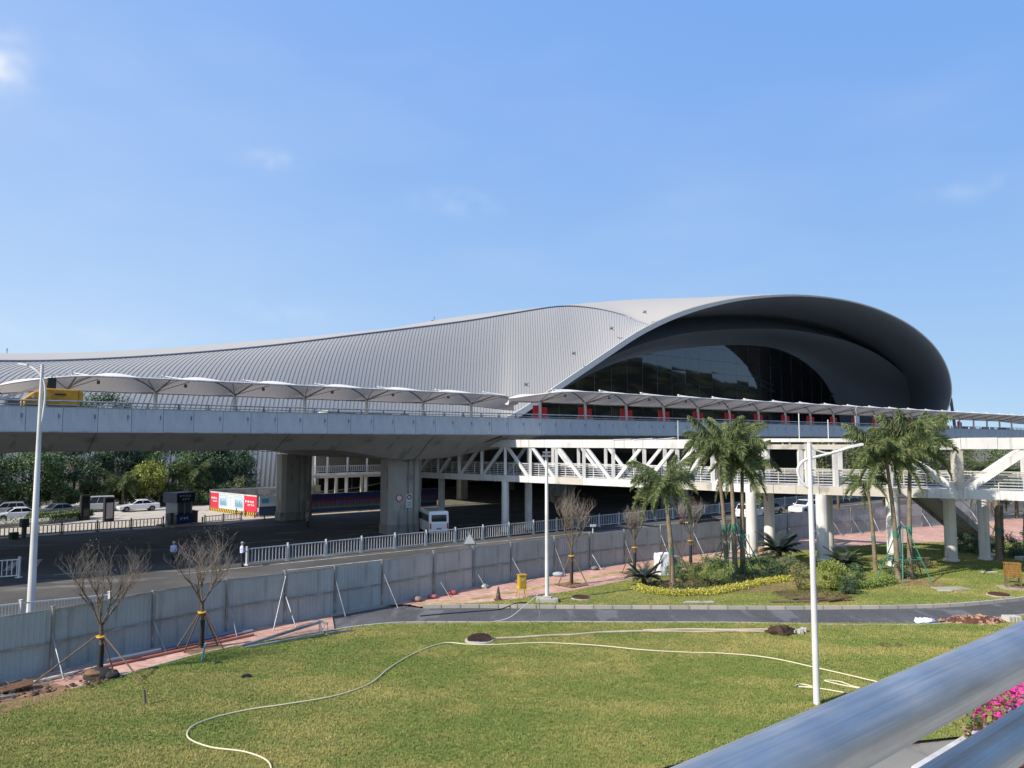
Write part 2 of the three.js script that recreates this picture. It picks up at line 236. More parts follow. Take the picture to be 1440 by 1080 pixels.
// ---------------------------------------------------------------- steel hoarding between the road and the footpath
const hoardPts = [[-30, -17.6], [-24.6, -22.0], [-20.9, -25.3], [-17.4, -29.1], [-15.2, -32.5], [-13.1, -35.2], [-10.95, -36.95], [-9.0, -38.8], [-6.95, -40.8], [-4.5, -43.6], [-2.35, -45.8], [-0.1, -47.7], [2.75, -50.2], [5.3, -52.5], [8.0, -54.6], [11.0, -56.6], [13.9, -58.6], [16.6, -60.6], [19.0, -62.7], [21.6, -65.0], [24.2, -67.0], [26.95, -69.0], [29.4, -70.5], [32.0, -72.0], [34.6, -73.5], [38, -75.4], [41.6, -77.4], [45.2, -79.4], [49, -81.4], [53, -83.6]];
{
  const H = 2.42, f = thing('site_hoarding', 'long grey corrugated steel hoarding with posts beside the red footpath', 'hoarding', [0, 0, -47.7]);
  const mats = [[0.42, 0.46, 0.475], [0.36, 0.42, 0.44], [0.47, 0.485, 0.485], [0.40, 0.42, 0.45]].map(c => std(lin(...c), { roughness: 0.5, metalness: 0.1, map: T.streak }));
  const r = rng(91);
  for (let i = 0; i < hoardPts.length - 1; i++) {
    const [ax, az] = hoardPts[i], [bx, bz] = hoardPts[i + 1], L = Math.hypot(bx - ax, bz - az), n = Math.round(L / 0.19), a = Math.atan2(-(bz - az), bx - ax);
    // corrugated sheet with rounded ribs and small dents
    const near = L > 0 && i < 8, cols = [], prof = []; 
    for (let k = 0; k < n; k++) for (const [u, d] of [[0, 0], [0.55, 0], [0.64, 0.017], [0.9, 0.017]]) prof.push([(k + u) / n * L, d]); prof.push([L, 0]);
    const rows = [], nv = 7;
    for (let j = 0; j <= nv; j++) rows.push(prof.map(([u, d]) => { const y = 0.08 + (H - 0.08) * j / nv, dent = (near ? 0.09 : 0.04) * (fbm(u * 1.1 + i * 9, y * 1.2, 0, 0, 3, 111) - 0.5) * Math.sin(Math.PI * j / nv); return V3(u - L / 2, y, d + dent); }));
    const p = obj('sheet_panel', toCreasedNormals(grid(rows), 0.5), mats[Math.floor(r() * 4)], f); p.position.set((ax + bx) / 2, 0, (az + bz) / 2 + 47.7); p.rotation.set((r() - 0.5) * 0.03, a, 0, 'YXZ');
    for (const [hh, y, z] of [[0.07, H, 0], [0.05, H * 0.5, 0.058], [0.06, 0.08, 0.058]]) { const rail = obj('rail', box(L - 0.09, hh, 0.05, 0, y, z), M.galv, f); rail.position.copy(p.position); rail.rotation.y = a; }
    const tall = H + (i % 3 === 0 ? 0.12 : 0.04), post = obj('post', [box(0.08, tall, 0.08, 0, tall / 2, 0.06), box(0.13, 0.05, 0.13, 0, tall + 0.02, 0.06)], M.galv, f); post.position.set(ax, 0, az + 47.7); post.rotation.y = a;
    if (i > 2) { const br = obj('brace', bar([0, mix(1.2, 1.9, r()), 0.1], [(r() - 0.5) * 0.5, 0.1, 0.9 + 0.35 * r()], 0.03), M.galv, f); br.position.set(ax, 0, az + 47.7); br.rotation.y = a; }
    if (i === 5) { const br = obj('brace', bar([0, 2.3, 0.1], [-1.0, 0.1, 1.2], 0.026), M.galv, f); br.position.set(hoardPts[6][0], 0, hoardPts[6][1] + 47.7); br.rotation.y = a; }
  }
}
// low concrete strip under the hoarding
structure(obj('kerb', hoardPts.slice(0, -1).map(([x, z], i) => { const [bx, bz] = hoardPts[i + 1]; return box(Math.hypot(bx - x, bz - z) + 0.02, 0.13, 0.3, 0, 0, 0, Math.atan2(-(bz - z), bx - x)).translate((x + bx) / 2, 0.062, (z + bz) / 2); }), M.kerb2));

// ---------------------------------------------------------------- white picket road fences
function picketFence(name, label, group, pts, h, mat, o = {}) { // pts: world [x, z] of the posts
  const f = thing(name, label, 'fence', [pts[0][0], 0, pts[0][1]], 0, group), pr = o.postR ?? 0.055, gap = o.gap ?? 0.24;
  for (let i = 0; i < pts.length; i++) {
    const x = pts[i][0] - pts[0][0], z = pts[i][1] - pts[0][1];
    obj('post', [box(pr * 2, h + 0.06, pr * 2, x, (h + 0.06) / 2, z), box(pr * 2.6, 0.04, pr * 2.6, x, h + 0.08, z), box(0.3, 0.06, 0.3, x, 0.03, z)], o.postMat ?? mat, f);
    if (i === pts.length - 1) break;
    const bx = pts[i + 1][0] - pts[0][0], bz = pts[i + 1][1] - pts[0][1], L = Math.hypot(bx - x, bz - z), a = Math.atan2(-(bz - z), bx - x), n = Math.floor((L - 0.1) / gap);
    for (const y of [0.16, h - 0.08]) { const g = obj('rail', box(L - pr * 2, 0.07, 0.05), mat, f); g.position.set((x + bx) / 2, y, (z + bz) / 2); g.rotation.y = a; }
    const pk = []; for (let k = 0; k < n; k++) pk.push(box(o.pw ?? 0.055, h - 0.3, 0.03, -L / 2 + (k + 0.5) * L / n, h / 2 + 0.02, 0));
    const g = stuff(obj('pickets', pk, mat, f)); g.position.set((x + bx) / 2, 0, (z + bz) / 2); g.rotation.y = a;
  }
  return f;
}
const row = (s0, s1, t0, t1, n) => Array.from({ length: n + 1 }, (_, i) => W(mix(s0, s1, i / n), mix(t0, t1, i / n)));
picketFence('road_fence', 'long white picket road fence running past the bridge pier and white van', null, row(13.8, 118, -2.6, 2.6, 34), 1.22, M.whiteClean);
picketFence('road_fence', 'short white picket fence ending beside the tall lamp post on the asphalt', null, row(-9, 0.6, 2.4, 1.6, 3), 1.25, M.whiteClean);
picketFence('road_fence', 'white picket fence tight behind the steel hoarding with close thin pickets', null, [[-30, -31.5], [-26.9, -34.2], [-23.6, -36.9], [-20.4, -38.9]], 1.1, M.whiteClean, { gap: 0.13, pw: 0.03 });
picketFence('brown_railing', 'low brown picket railing between the parking and the shaded road', null, row(-12, 15.2, 25.2, 26.6, 9), 1.0, std(lin(0.20, 0.13, 0.095)), { gap: 0.3, pw: 0.08, postMat: M.steelDark });
picketFence('white_railing', 'small white railing beside the blue guard booth', null, row(19.6, 23.8, 27.6, 28.6, 2), 0.8, M.whiteDirty, { gap: 0.3 });
// ---------------------------------------------------------------- elevated road
const S0 = -16, S1 = 210, PIERS = [-8.5, 32, 72.5, 113, 153.5];
const haunch = s => PIERS.reduce((a, p) => Math.max(a, 1 - sstep(1.5, 9.5, Math.abs(s - p))), 0);
const viaduct = thing('elevated_road', 'long elevated road bridge with pale blue grey parapet panels on massive grooved piers', 'bridge', [...W(0, 0).slice(0, 1), 0, W(0, 0)[1]], TURN);
{
  // box girder and deck: cross-section swept along s (local x = s, local z = -t)
  const ss = []; for (let s = S0; s <= S1; s += 1.5) ss.push(s);
  const sec = s => { const b = 8.05 - 0.95 * haunch(s), e = 0.6 * haunch(s); return [[0.25, 9.9], [0.25, 9.42], [0.32, 9.36], [1.6, 8.92 - 0.3 * e], [3.6 + e, b], [9, b - 0.05], [15, b], [21, b - 0.05], [26.4 - e, b], [28.4, 8.92], [29.7, 9.36], [29.8, 9.9], [0.25, 9.9]]; };
  const rows = ss.map(s => sec(s).map(([t, y]) => V3(s, y, -t)));
  const g = toCreasedNormals(grid(rows), 0.35);
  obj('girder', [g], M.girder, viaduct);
  obj('deck_surface', box(S1 - S0, 0.03, 29.2, (S0 + S1) / 2, 9.917, -15.05), M.asphalt, viaduct);
  for (let s = -9; s < 205; s += 13.5) obj('girder_joint', tube(sec(s).slice(1, 8).map(([t, y]) => [s, y - 0.012, -t + 0.012]), 0.022, 24, 5), M.steelDark, viaduct);
  // parapet panels
  const pw = 2.05, stains = [0, 1, 2, 3].map(k => tex(256, (u, v) => {
    const n = fbm(u * 6, v * 3, 0, 0, 5, 130 + k), d = fbm(u * 30, v * 1.2, 0, 0, 4, 140 + k), top = sstep(0.45, 0.8, d) * sstep(0.2, 1, v), run = Math.exp(-(((u - 0.9 + 0.05 * (fbm(v * 6, k, 0, 0, 2, 3) - 0.5)) / 0.035) ** 2)) * sstep(0.1, 0.75, v) * (1 - sstep(0.72, 0.78, v)), base = sstep(0.5, 0.8, fbm(u * 9, v * 8, 0, 0, 4, 150 + k)) * (1 - sstep(0.0, 0.3, v));
    const slot = Math.abs(u - 0.885 - (k % 2) * 0.02) < 0.016 && v > 0.55 && v < 0.74 ? 1 : 0, slot2 = Math.abs(u - 0.93) < 0.012 && v > 0.57 && v < 0.72 && k !== 3 ? 1 : 0;
    const a = 238 - 22 * n - 16 * top - 34 * run - 16 * base - (slot || slot2 ? 80 : 0) * fbm(u * 40, v * 20, 0, 0, 2, 7) * 1.4; return [a, a * 0.995, a * (slot ? 0.93 : 0.985)];
  }));
  const pm = stains.map((m, i) => std(lin(...[[0.60, 0.65, 0.69], [0.58, 0.635, 0.675], [0.615, 0.655, 0.69], [0.585, 0.635, 0.68]][i]), { map: m, roughness: 0.55 }));
  const pg = new THREE.BoxGeometry(pw - 0.028, 1.56, 0.16), r = rng(17);
  const n = Math.floor((S1 - S0) / pw);
  for (let i = 0; i < n; i++) inst('parapet_panel', pg, pm[Math.floor(r() * 4)], viaduct, [S0 + (i + 0.5) * pw, 10.19 + (r() - 0.5) * 0.008, -0.09 + (r() - 0.5) * 0.012]);
  obj('parapet_core', box(S1 - S0, 1.5, 0.1, (S0 + S1) / 2, 10.17, -0.24), M.steelDark, viaduct);
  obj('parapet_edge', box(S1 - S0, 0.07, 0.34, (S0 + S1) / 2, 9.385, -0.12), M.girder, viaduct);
  obj('coping', box(S1 - S0, 0.06, 0.36, (S0 + S1) / 2, 11.005, -0.17), M.pier, viaduct);
  for (const [y, rr] of [[11.40, 0.055], [11.16, 0.035]]) obj('handrail', bar([S0, y, -0.17], [S1, y, -0.17], rr, rr, 8), M.galv, viaduct);
  const post = boxUV(prep(new THREE.BoxGeometry(0.1, 0.4, 0.07))), foot = boxUV(prep(new THREE.BoxGeometry(0.3, 0.06, 0.16)));
  const pf = mergeGeometries([post, foot.translate(0, -0.17, 0)]);
  for (let i = 0; i < n; i++) inst('rail_post', pf, i % 3 ? M.galv : M.steelDark, viaduct, [S0 + (i + 0.5) * pw, 11.23, -0.17]);
  // far parapet
  obj('far_parapet', box(S1 - S0, 1.0, 0.2, (S0 + S1) / 2, 10.43, -29.65), pm[0], viaduct);
  // drainpipe down the haunch
  obj('drainpipe', [bar([38.9, 9.2, -0.42], [37.6, 8.55, -2.4], 0.09), bar([37.6, 8.55, -2.4], [36.4, 7.35, -4.6], 0.09), bar([36.4, 7.35, -4.6], [36.2, 7.1, -5.0], 0.16)], M.steelDark, viaduct);
  // piers with upright grooves
  const outline = []; const hx = 1.75, hz = 1.15;
  const pts = [[-hx, -hz + 0.4], [-hx + 0.4, -hz], [-0.55, -hz], [-0.5, -hz + 0.22], [-0.2, -hz + 0.22], [-0.15, -hz], [0.15, -hz], [0.2, -hz + 0.22], [0.5, -hz + 0.22], [0.55, -hz], [hx - 0.4, -hz], [hx, -hz + 0.4], [hx, -0.3], [hx - 0.22, -0.25], [hx - 0.22, 0.25], [hx, 0.3], [hx, hz - 0.4], [hx - 0.4, hz], [0.95, hz], [0.9, hz - 0.2], [0.7, hz - 0.2], [0.65, hz], [0.3, hz], [0.25, hz - 0.2], [0.05, hz - 0.2], [0, hz], [-hx + 0.4, hz], [-hx, hz - 0.4]];
  for (const s0 of PIERS) for (const [t, ds] of [[7.6, 0], [25.8, -3.3]]) { const s = s0 + ds;
    const g2 = slab(pts.map(([x, z]) => [x + s, z - t]), 0, 7.3);
    const p = obj('pier', g2, M.pier, viaduct); obj('pier_base', slab(pts.map(([x, z]) => [x * 1.05 + s, z * 1.06 - t]), 0, 0.9), std(lin(0.36, 0.37, 0.36), { map: T.concrete }), p);
  }
  // plaza slab that joins the road to the terminal
  obj('plaza_slab', box(235, 1.5, 35, 48 + 117.5, 9.15, -47.35), M.pier, viaduct);
  obj('plaza_columns', [60, 80, 100, 120, 140, 160, 180, 200].flatMap(s => [box(1.2, 8.4, 1.2, s, 4.2, -38), box(1.2, 8.4, 1.2, s, 4.2, -52)]), M.pier, viaduct).userData.kind = 'stuff';
}
{ // the level under the plaza: dark shop front
  const b = thing('arrivals_front', 'dark glazed ground floor front deep in the shade under the elevated road', 'building', [W(48, 62)[0], 0, W(48, 62)[1]], TURN);
  obj('wall', box(235, 8.3, 0.5, 117.5, 4.15, -2.5), std(lin(0.30, 0.30, 0.30)), b);
  for (let i = 0; i < 40; i++) obj('door_panel', box(2.9, 3.6, 0.1, 2 + i * 3.1, 1.85, -2.1), M.glass, b);
}

// ---------------------------------------------------------------- tensile canopies on the elevated road
function canopy(label, sA, sB, masts, tc, half, eF, eR) {
  const c = thing('tensile_canopy', label, 'canopy', [W(sA, tc)[0], 9.93, W(sA, tc)[1]], TURN), B = 9.93;
  const mem = new THREE.MeshPhysicalMaterial({ color: lin(0.60, 0.55, 0.50), roughness: 0.8, transmission: 0.36, thickness: 0, side: THREE.DoubleSide });
  const width = s => { const d = Math.min(s - sA, sB - s); return half * Math.pow(clamp(1 - Math.pow(clamp(1 - d / 8.5), 2.0)), 0.62) + 0.02; };
  const stops = [sA, ...masts, sB];
  const edge = (s, side) => { const d = Math.min(s - sA, sB - s), lift = -0.75 * Math.pow(clamp(1 - d / 6), 1.6); return (side > 0 ? eF : eR) + lift; };
  for (let i = 0; i < stops.length - 1; i++) {
    const a = stops[i], b = stops[i + 1], rows = [], end0 = i === 0, end1 = i === stops.length - 2, na = 16, nb = 14;
    for (let j = 0; j <= na; j++) {
      const u = j / na, s = mix(a, b, u), w = width(s);
      let cen = 13.4 + 1.45 * Math.pow(Math.sin(Math.PI * u), 0.8);
      if (end0) cen = 13.4 + 0.1 * (1 - u) + 0.6 * Math.pow(Math.sin(Math.PI * u), 0.9); if (end1) cen = 13.4 + 0.1 * u + 0.9 * Math.pow(Math.sin(Math.PI * u), 0.9);
      rows.push(Array.from({ length: nb + 1 }, (_, k) => { const v = (k / nb) * 2 - 1, e = edge(s, -v); const h = mix(cen, e, Math.pow(Math.abs(v), 1.35)) - (v > 0 ? 0.35 : 0.12) * Math.sin(Math.PI * u) * Math.pow(Math.abs(v), 6) * 0; return V3(s - sA, h - B, -v * w); }));
    }
    obj('membrane', grid(rows), mem, c);
    // arched rib under the crown
    if (!end0 && !end1) obj('arch_rib', tube(Array.from({ length: 9 }, (_, j) => { const u = j / 8; return [mix(a, b, u) - sA, 13.4 + 1.45 * Math.pow(Math.sin(Math.PI * u), 0.8) - B - 0.07, 0]; }), 0.07, 24, 6), M.galv, c);
  }
  for (const side of [1, -1]) { const p = []; for (let j = 0; j <= 90; j++) { const s = mix(sA, sB, Math.sin((j / 90 - 0.5) * Math.PI) * 0.5 + 0.5); p.push(V3(s - sA, edge(s, side) - B + 0.02, side * width(s))); } obj('edge_pipe', tube(p, 0.085, 260, 6), M.whiteClean, c); }
  for (const m of masts) {
    const x = m - sA, w = width(m);
    obj('post', [bar([x, 0, 0], [x, 3.5, 0], 0.2, 0.17, 12), box(0.7, 0.12, 0.7, x, 0.06, 0)], M.white, c);
    for (const side of [1, -1]) {
      obj('arm', beam([x, 3.3, 0], [x, edge(m, side) - B - 0.05, side * w * 0.97], 0.1, 0.14), M.galv, c);
      obj('valley_rib', [-1, 1].map(k => bar([x, 3.36, 0], [x + k * 1.7, edge(m, side) - B - 0.1, side * w * 0.93], 0.04, 0.04, 6)), M.galv, c);
    }
    obj('strut', [bar([x, edge(m, 1) - B, w * 0.6], [x, edge(m, 1) - B + 0.5, w * 0.55], 0.07), bar([x, edge(m, 1) - B + 0.45, w * 0.55], [x + 1.8, edge(m, 1) - B + 0.08, w * 0.9], 0.045), bar([x, edge(m, 1) - B + 0.45, w * 0.55], [x - 1.8, edge(m, 1) - B + 0.08, w * 0.9], 0.035), box(0.22, 0.14, 0.22, x, edge(m, 1) - B + 0.48, w * 0.55)], M.whiteClean, c);
  }
  for (let k = 0; k < masts.length - 1; k++) obj('lamp', [box(0.22, 0.3, 0.22, masts[k] + 2 - sA, edge(masts[k] + 2, 1) - B - 0.3, half * 0.45)], M.steelDark, c);
  return c;
}
canopy('white tensile canopy of arched bays over the left stretch of elevated road', 0.2, 54.2, [5, 12.1, 19.3, 26.5, 33.6, 40.8, 47.6], 18, 5.0, 14.12, 13.45);
const masts2 = Array.from({ length: 21 }, (_, i) => 50.9 + i * 7.12);
canopy('white tensile canopy with red hangings on its posts over the terminal entrance', 46.4, 202, masts2, 9, 4.6, 14.25, 13.55);
{ // red hangings on the posts of the entrance canopy
  const hang = profile([[-0.4, -0.82], [-0.36, -0.88], [0.36, -0.88], [0.4, -0.82], [0.4, 0.72], [0.36, 0.78], [-0.36, 0.78], [-0.4, 0.72]], 0.1, 0.02);
  masts2.forEach((m, i) => { if (i > 16) return; for (const k of [-1, 1]) {
    const b = new THREE.Group(); b.name = numbered('red_hanging'); const [x, z] = W(m + k * 0.66, 9.0); b.position.set(x, 12.0 + (k > 0 ? -0.12 : 0.05), z); b.rotation.y = TURN; scene.add(b);
    tag(b, 'red cloth hanging on a post of the entrance canopy', 'banner', 'red hangings along the entrance canopy');
    obj('cloth', hang.clone(), M.red, b); obj('bracket', bar([-k * 0.42, 0.74, 0], [k * 0.36, 0.74, 0], 0.025), M.galv, b);
  } });
}

// ---------------------------------------------------------------- terminal
const term = thing('airport_terminal', 'huge terminal with ribbed grey shell and dark shell shaped arch over its glass front', 'building', [W(0, 64)[0], 0, W(0, 64)[1]], TURN);
{
  const P = ([s, y, t]) => V3(s, y, 64 - t);     // local frame: x = s, z = towards the road
  const curve = pts => new THREE.CatmullRomCurve3(pts.map(P), false, 'centripetal');
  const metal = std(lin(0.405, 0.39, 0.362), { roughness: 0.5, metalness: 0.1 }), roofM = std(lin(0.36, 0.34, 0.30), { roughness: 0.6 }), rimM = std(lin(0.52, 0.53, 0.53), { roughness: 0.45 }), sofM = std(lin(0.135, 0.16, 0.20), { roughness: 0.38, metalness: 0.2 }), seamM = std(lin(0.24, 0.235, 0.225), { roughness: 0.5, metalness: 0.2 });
  const rimPts = [[84, 0, 64], [86.3, 12.2, 64], [89.6, 14.3, 63.5], [91.9, 15.5, 63.2], [100.7, 20.4, 63], [115.6, 28.6, 63], [128.7, 35.6, 62.6], [139.4, 40.3, 60], [149.4, 43.3, 57], [160.1, 45.4, 54], [176.5, 47.1, 50], [196.5, 47.2, 47], [212.6, 45.3, 45], [226.8, 41.6, 43.5], [237.3, 36.4, 42.5], [243, 30.6, 42], [245, 25.2, 42], [246.1, 20.9, 43], [246.4, 15.9, 45], [246, 9.9, 47]];
  const rim = curve(rimPts), r6 = rim.getPoint(6.12 / 19), rimPts6 = [r6.x, r6.y, 64 - r6.z];
  // ribbed wall: each rib runs from the base (or the rim) up to the crest line
  const topC = curve([[-34, 20.2, 76], [-14, 20.2, 76], [3.9, 20.4, 76], [17.9, 21.7, 76], [40.2, 25.1, 76], [60.8, 29.2, 76], [87.6, 34.7, 76], [99.4, 37.5, 76], [112.2, 40.4, 76], [117.9, 41.2, 76], [122.9, 41.2, 75], [127.0, 40.6, 73], [130.1, 39.3, 70], [130.6, 37.6, 66.5], rimPts6]);
  const nRib = 236, nq = 16;
  const tp = topC.getPoints(900), k0 = tp.findIndex(q => q.x >= 94), cum = [0]; for (let k = k0 + 1; k < tp.length; k++) cum.push(cum[cum.length - 1] + tp[k].distanceTo(tp[k - 1]));
  const topX = x => { let k = 1; while (k < k0 + 2 && tp[k].x < x) k++; return tp[k - 1].clone().lerp(tp[k], clamp((x - tp[k - 1].x) / (tp[k].x - tp[k - 1].x))); };
  const bc = curve([[-46, 0, 64], [10, 0, 64], [44, 0, 64], [60, 1.2, 64], [74, 5.6, 64], [86.3, 12.2, 64], ...rimPts.slice(2, 7), rimPts6]).getPoints(1400), bX = x => { let k = 1; while (k < bc.length - 1 && bc[k].x < x) k++; return bc[k - 1].clone().lerp(bc[k], clamp((x - bc[k - 1].x) / ((bc[k].x - bc[k - 1].x) || 1))); };
  const baseAt = u => bX(u < 0.72 ? mix(-46, 84, u / 0.72) : mix(84, r6.x, (u - 0.72) / 0.28));
  const topAt = u => { if (u < 0.72) return topX(mix(-34, 94, u / 0.72)); const L = cum[cum.length - 1] * (u - 0.72) / 0.28; let k = 1; while (k < cum.length - 1 && cum[k] < L) k++; return tp[k0 + k - 1].clone().lerp(tp[k0 + k], clamp((L - cum[k - 1]) / (cum[k] - cum[k - 1]))); };
  const surf = (u, q) => {
    const a = baseAt(u), b = topAt(u), lf = 1 - sstep(0.15, 0.75, u), h = mix(q, Math.sin(q * Math.PI / 2), 0.35 + 0.3 * lf);
    const x = mix(a.x, b.x, mix(q, Math.pow(q, 2.6), lf)), z = mix(a.z, b.z, Math.pow(q, 1.0 + 0.22 * lf));
    return V3(x, mix(a.y, b.y, h), z);
  };
  const rows = []; for (let i = 0; i <= nRib; i++) rows.push(Array.from({ length: nq + 1 }, (_, j) => surf(i / nRib, j / nq)));
  obj('ribbed_wall', grid(rows, false), metal, term);
  const seams = []; const nrm = V3(), e1 = V3(), e2 = V3();
  for (let i = 1; i < nRib; i++) {
    const A = [], Bq = [], C = [], D = [];
    for (let j = 0; j <= nq; j++) {
      const p = rows[i][j], pn = rows[Math.min(nRib, i + 1)][j], pp = rows[i - 1][j], up = rows[i][Math.min(nq, j + 1)], dn = rows[i][Math.max(0, j - 1)];
      e1.subVectors(pn, pp); const wd = Math.min(0.04, e1.length() * 0.05); e1.normalize(); e2.subVectors(up, dn).normalize(); nrm.crossVectors(e1, e2).normalize(); if (nrm.z < 0) nrm.negate();
      const hh = 0.04; A.push(p.clone().addScaledVector(e1, -wd)); Bq.push(p.clone().addScaledVector(e1, -wd).addScaledVector(nrm, hh)); C.push(p.clone().addScaledVector(e1, wd).addScaledVector(nrm, hh)); D.push(p.clone().addScaledVector(e1, wd));
    }
    seams.push(toCreasedNormals(grid([A, Bq, C, D]), 0.4));
  }
  stuff(obj('standing_seams', seams, seamM, term));
  // dark gutter along the crest, then the roof strip behind it
  const crest = Array.from({ length: 81 }, (_, i) => topC.getPoint(i / 80));
  obj('crest_gutter', tube(crest.slice(0, 72).map(p => V3(p.x, p.y + 0.1, p.z - 0.1)), 0.2, 160, 6), sofM, term);
  const ridge = curve([[-34, 22.6, 94], [-14, 22.8, 94], [5, 23.3, 94], [20.9, 24.4, 94], [39.5, 26.2, 94], [59.8, 29.8, 94], [95.9, 38.7, 94], [128.1, 45.0, 94], [161.8, 50.8, 94], [195.8, 55.2, 94], [219.5, 57.6, 94], [250, 57, 94], [285, 52, 92], [305, 44, 88], [316, 36, 84], [320, 28, 80], [322, 10, 76]]);
  const edgeC = [...crest.slice(0, 80), ...Array.from({ length: 60 }, (_, i) => rim.getPoint((6.12 + (19 - 6.12) * i / 59) / 19))];
  const lenR = edgeC.length, roof = [[], [], [], [], [], []];
  for (let i = 0; i < lenR; i++) {
    const p = edgeC[i], f = i < 80 ? mix(0, 7.6, i / 80) / 16 : mix(7.6, 16, Math.pow((i - 80) / 59, 1.1)) / 16, q = ridge.getPoint(clamp(f));
    for (let k = 0; k < 5; k++) { const w = k / 4, bulge = i < 80 ? 0.0 : 0.8 * Math.sin(Math.PI * w) * clamp((i - 80) / 20) * clamp((110 - i) / 20); roof[k].push(V3(mix(p.x, q.x, w), mix(p.y + 0.05, q.y, w) + bulge, mix(p.z, q.z, w))); }
    roof[5].push(V3(q.x - 10, Math.max(4, q.y - 9), q.z - 60));
  }
  obj('roof', grid(roof.slice(0, 5)), roofM, term); obj('rear_roof', grid(roof.slice(4)), roofM, term);
  // pale rim band, outer soffit, brow, inner soffit
  const n = 110, A = [], A2 = [], rimP = i => rim.getPoint((0.6 + (19 - 0.6) * i / n) / 19);
  const brow = curve([[92, 0, 67.5], [96, 14.1, 68], [106.1, 20.3, 68], [121.6, 27.9, 69], [136.4, 33.1, 70], [151.6, 36.9, 70], [165.4, 39, 69], [182.5, 40.7, 67], [194.5, 41.3, 65.5], [211.5, 40.9, 64], [226.6, 39.6, 63], [241.8, 36.2, 61.5], [254.1, 31.4, 60.5], [263, 26.3, 60], [267.4, 21.5, 60], [268.6, 16.2, 60], [268.8, 9.9, 60]]);
  const glassC = curve([[98, 0, 76], [102.4, 13.9, 76], [114.3, 20.7, 76], [128.6, 27, 76], [143, 31.2, 76], [165.1, 35, 76], [192.2, 37.5, 76], [207.3, 37.1, 76], [221.5, 33.7, 76], [231.2, 28.9, 76], [237.1, 23.2, 76], [240.5, 17.2, 76], [241, 9.9, 76]]);
  const so1 = [[], [], [], [], [], [], [], []], so2 = [[], [], [], [], [], [], [], []], lip = [[], []], band = [[], [], []];
  for (let i = 0; i <= n; i++) {
    const a = rimP(i), f = i / n, thin = 1 - sstep(0.28, 0.55, f), d = mix(0.35, 1.35, thin);
    const tan = rim.getTangent((0.6 + (19 - 0.6) * f) / 19), inw = V3(tan.y, -tan.x, 0).normalize(); if (inw.lengthSq() < 0.1) inw.set(1, 0, 0);
    const a2 = a.clone().addScaledVector(inw, d).add(V3(0, 0, 0.02)); band[0].push(a.clone()); band[1].push(a.clone().addScaledVector(inw, 0.04).add(V3(0, 0, 0.2))); band[2].push(a2);
    const b = brow.getPoint(f), b2 = b.clone().add(V3(0, 2.6, -7)).addScaledVector(V3(-inw.x, -inw.y, 0), 1.4), g = glassC.getPoint(f);
    const c1 = a2.clone().add(V3(0, 0, -2.5)).addScaledVector(inw, mix(0.8, 4.0, sstep(0.3, 0.7, f))), c2 = mix3(a2, b2, 0.75).add(V3(0, 1.0, -2));
    for (let k = 0; k < 8; k++) { const w = k / 7, u = 1 - w; so1[k].push(V3().addScaledVector(a2, u * u * u).addScaledVector(c1, 3 * u * u * w).addScaledVector(c2, 3 * u * w * w).addScaledVector(b2, w * w * w)); }
    lip[0].push(b2.clone()); lip[1].push(b.clone());
    const d1 = b.clone().add(V3(0, 0, -2)).addScaledVector(inw, mix(0.5, 3.2, sstep(0.3, 0.75, f))), d2 = mix3(b, g, 0.6).add(V3(0, 0.6, -2.0)).addScaledVector(V3(-inw.x * 0.4, -inw.y * 0.2, -1), 9 * sstep(0.5, 0.8, f));
    for (let k = 0; k < 8; k++) { const w = k / 7, u = 1 - w; so2[k].push(V3().addScaledVector(b, u * u * u).addScaledVector(d1, 3 * u * u * w).addScaledVector(d2, 3 * u * w * w).addScaledVector(g, w * w * w)); }
  }
  function mix3(a, b, t) { return a.clone().lerp(b, t); }
  obj('rim_band', toCreasedNormals(grid(band), 0.6), rimM, term); obj('outer_soffit', grid(so1), sofM, term); obj('brow_lip', grid(lip), sofM, term); obj('inner_soffit', grid(so2), sofM, term);
  // glass front: panes one by one, cut by the brow outline
  const out = glassC.getPoints(300), yTop = s => { let best = 0; for (let i = 0; i < 300; i++) { const a = out[i], b = out[i + 1]; if ((a.x <= s && b.x >= s) || (b.x <= s && a.x >= s)) { const y = mix(a.y, b.y, (s - a.x) / ((b.x - a.x) || 1)); best = Math.max(best, y); } } return best; };
  const pane = [0, 1, 2].map(k => new THREE.MeshPhysicalMaterial({ color: lin(...[[0.09, 0.15, 0.16], [0.075, 0.13, 0.145], [0.105, 0.16, 0.165]][k]), roughness: 0.03, transmission: 1, thickness: 0, ior: 1.85, specularIntensity: 1 })), r = rng(23), z0 = 64 - 76;
  for (let s = 102; s < 241; s += 5.8) for (let y = 9.95; y < 38; y += 3.6) {
    const s1 = Math.min(s + 5.72, 240.8), tA = yTop(s + 0.05), tB = yTop(s1), tm = yTop((s + s1) / 2), y1 = y + 3.54; if (Math.max(tA, tB, tm) < y + 0.3) continue;
    const pts = [[s, y], [s1, y], [s1, Math.max(y + 0.02, Math.min(y1, tB))], [(s + s1) / 2, Math.max(y + 0.02, Math.min(y1, tm))], [s, Math.max(y + 0.02, Math.min(y1, tA))]];
    const g = new THREE.ShapeGeometry(new THREE.Shape(pts.map(p => new THREE.Vector2(p[0] - s, p[1] - y)))), m = obj('glass_pane', g, pane[Math.floor(r() * 3)], term);
    m.position.set(s, y, z0 + 0.05); m.rotation.set((r() - 0.5) * 0.009, (r() - 0.5) * 0.012, 0);
  }
  for (let s = 102; s < 241; s += 5.8) { const t = Math.max(yTop(s - 0.04), 10.4); obj('mullion', box(0.14, t - 9.9, 0.3, s - 0.04, (t + 9.9) / 2, z0 - 0.12), sofM, term); }
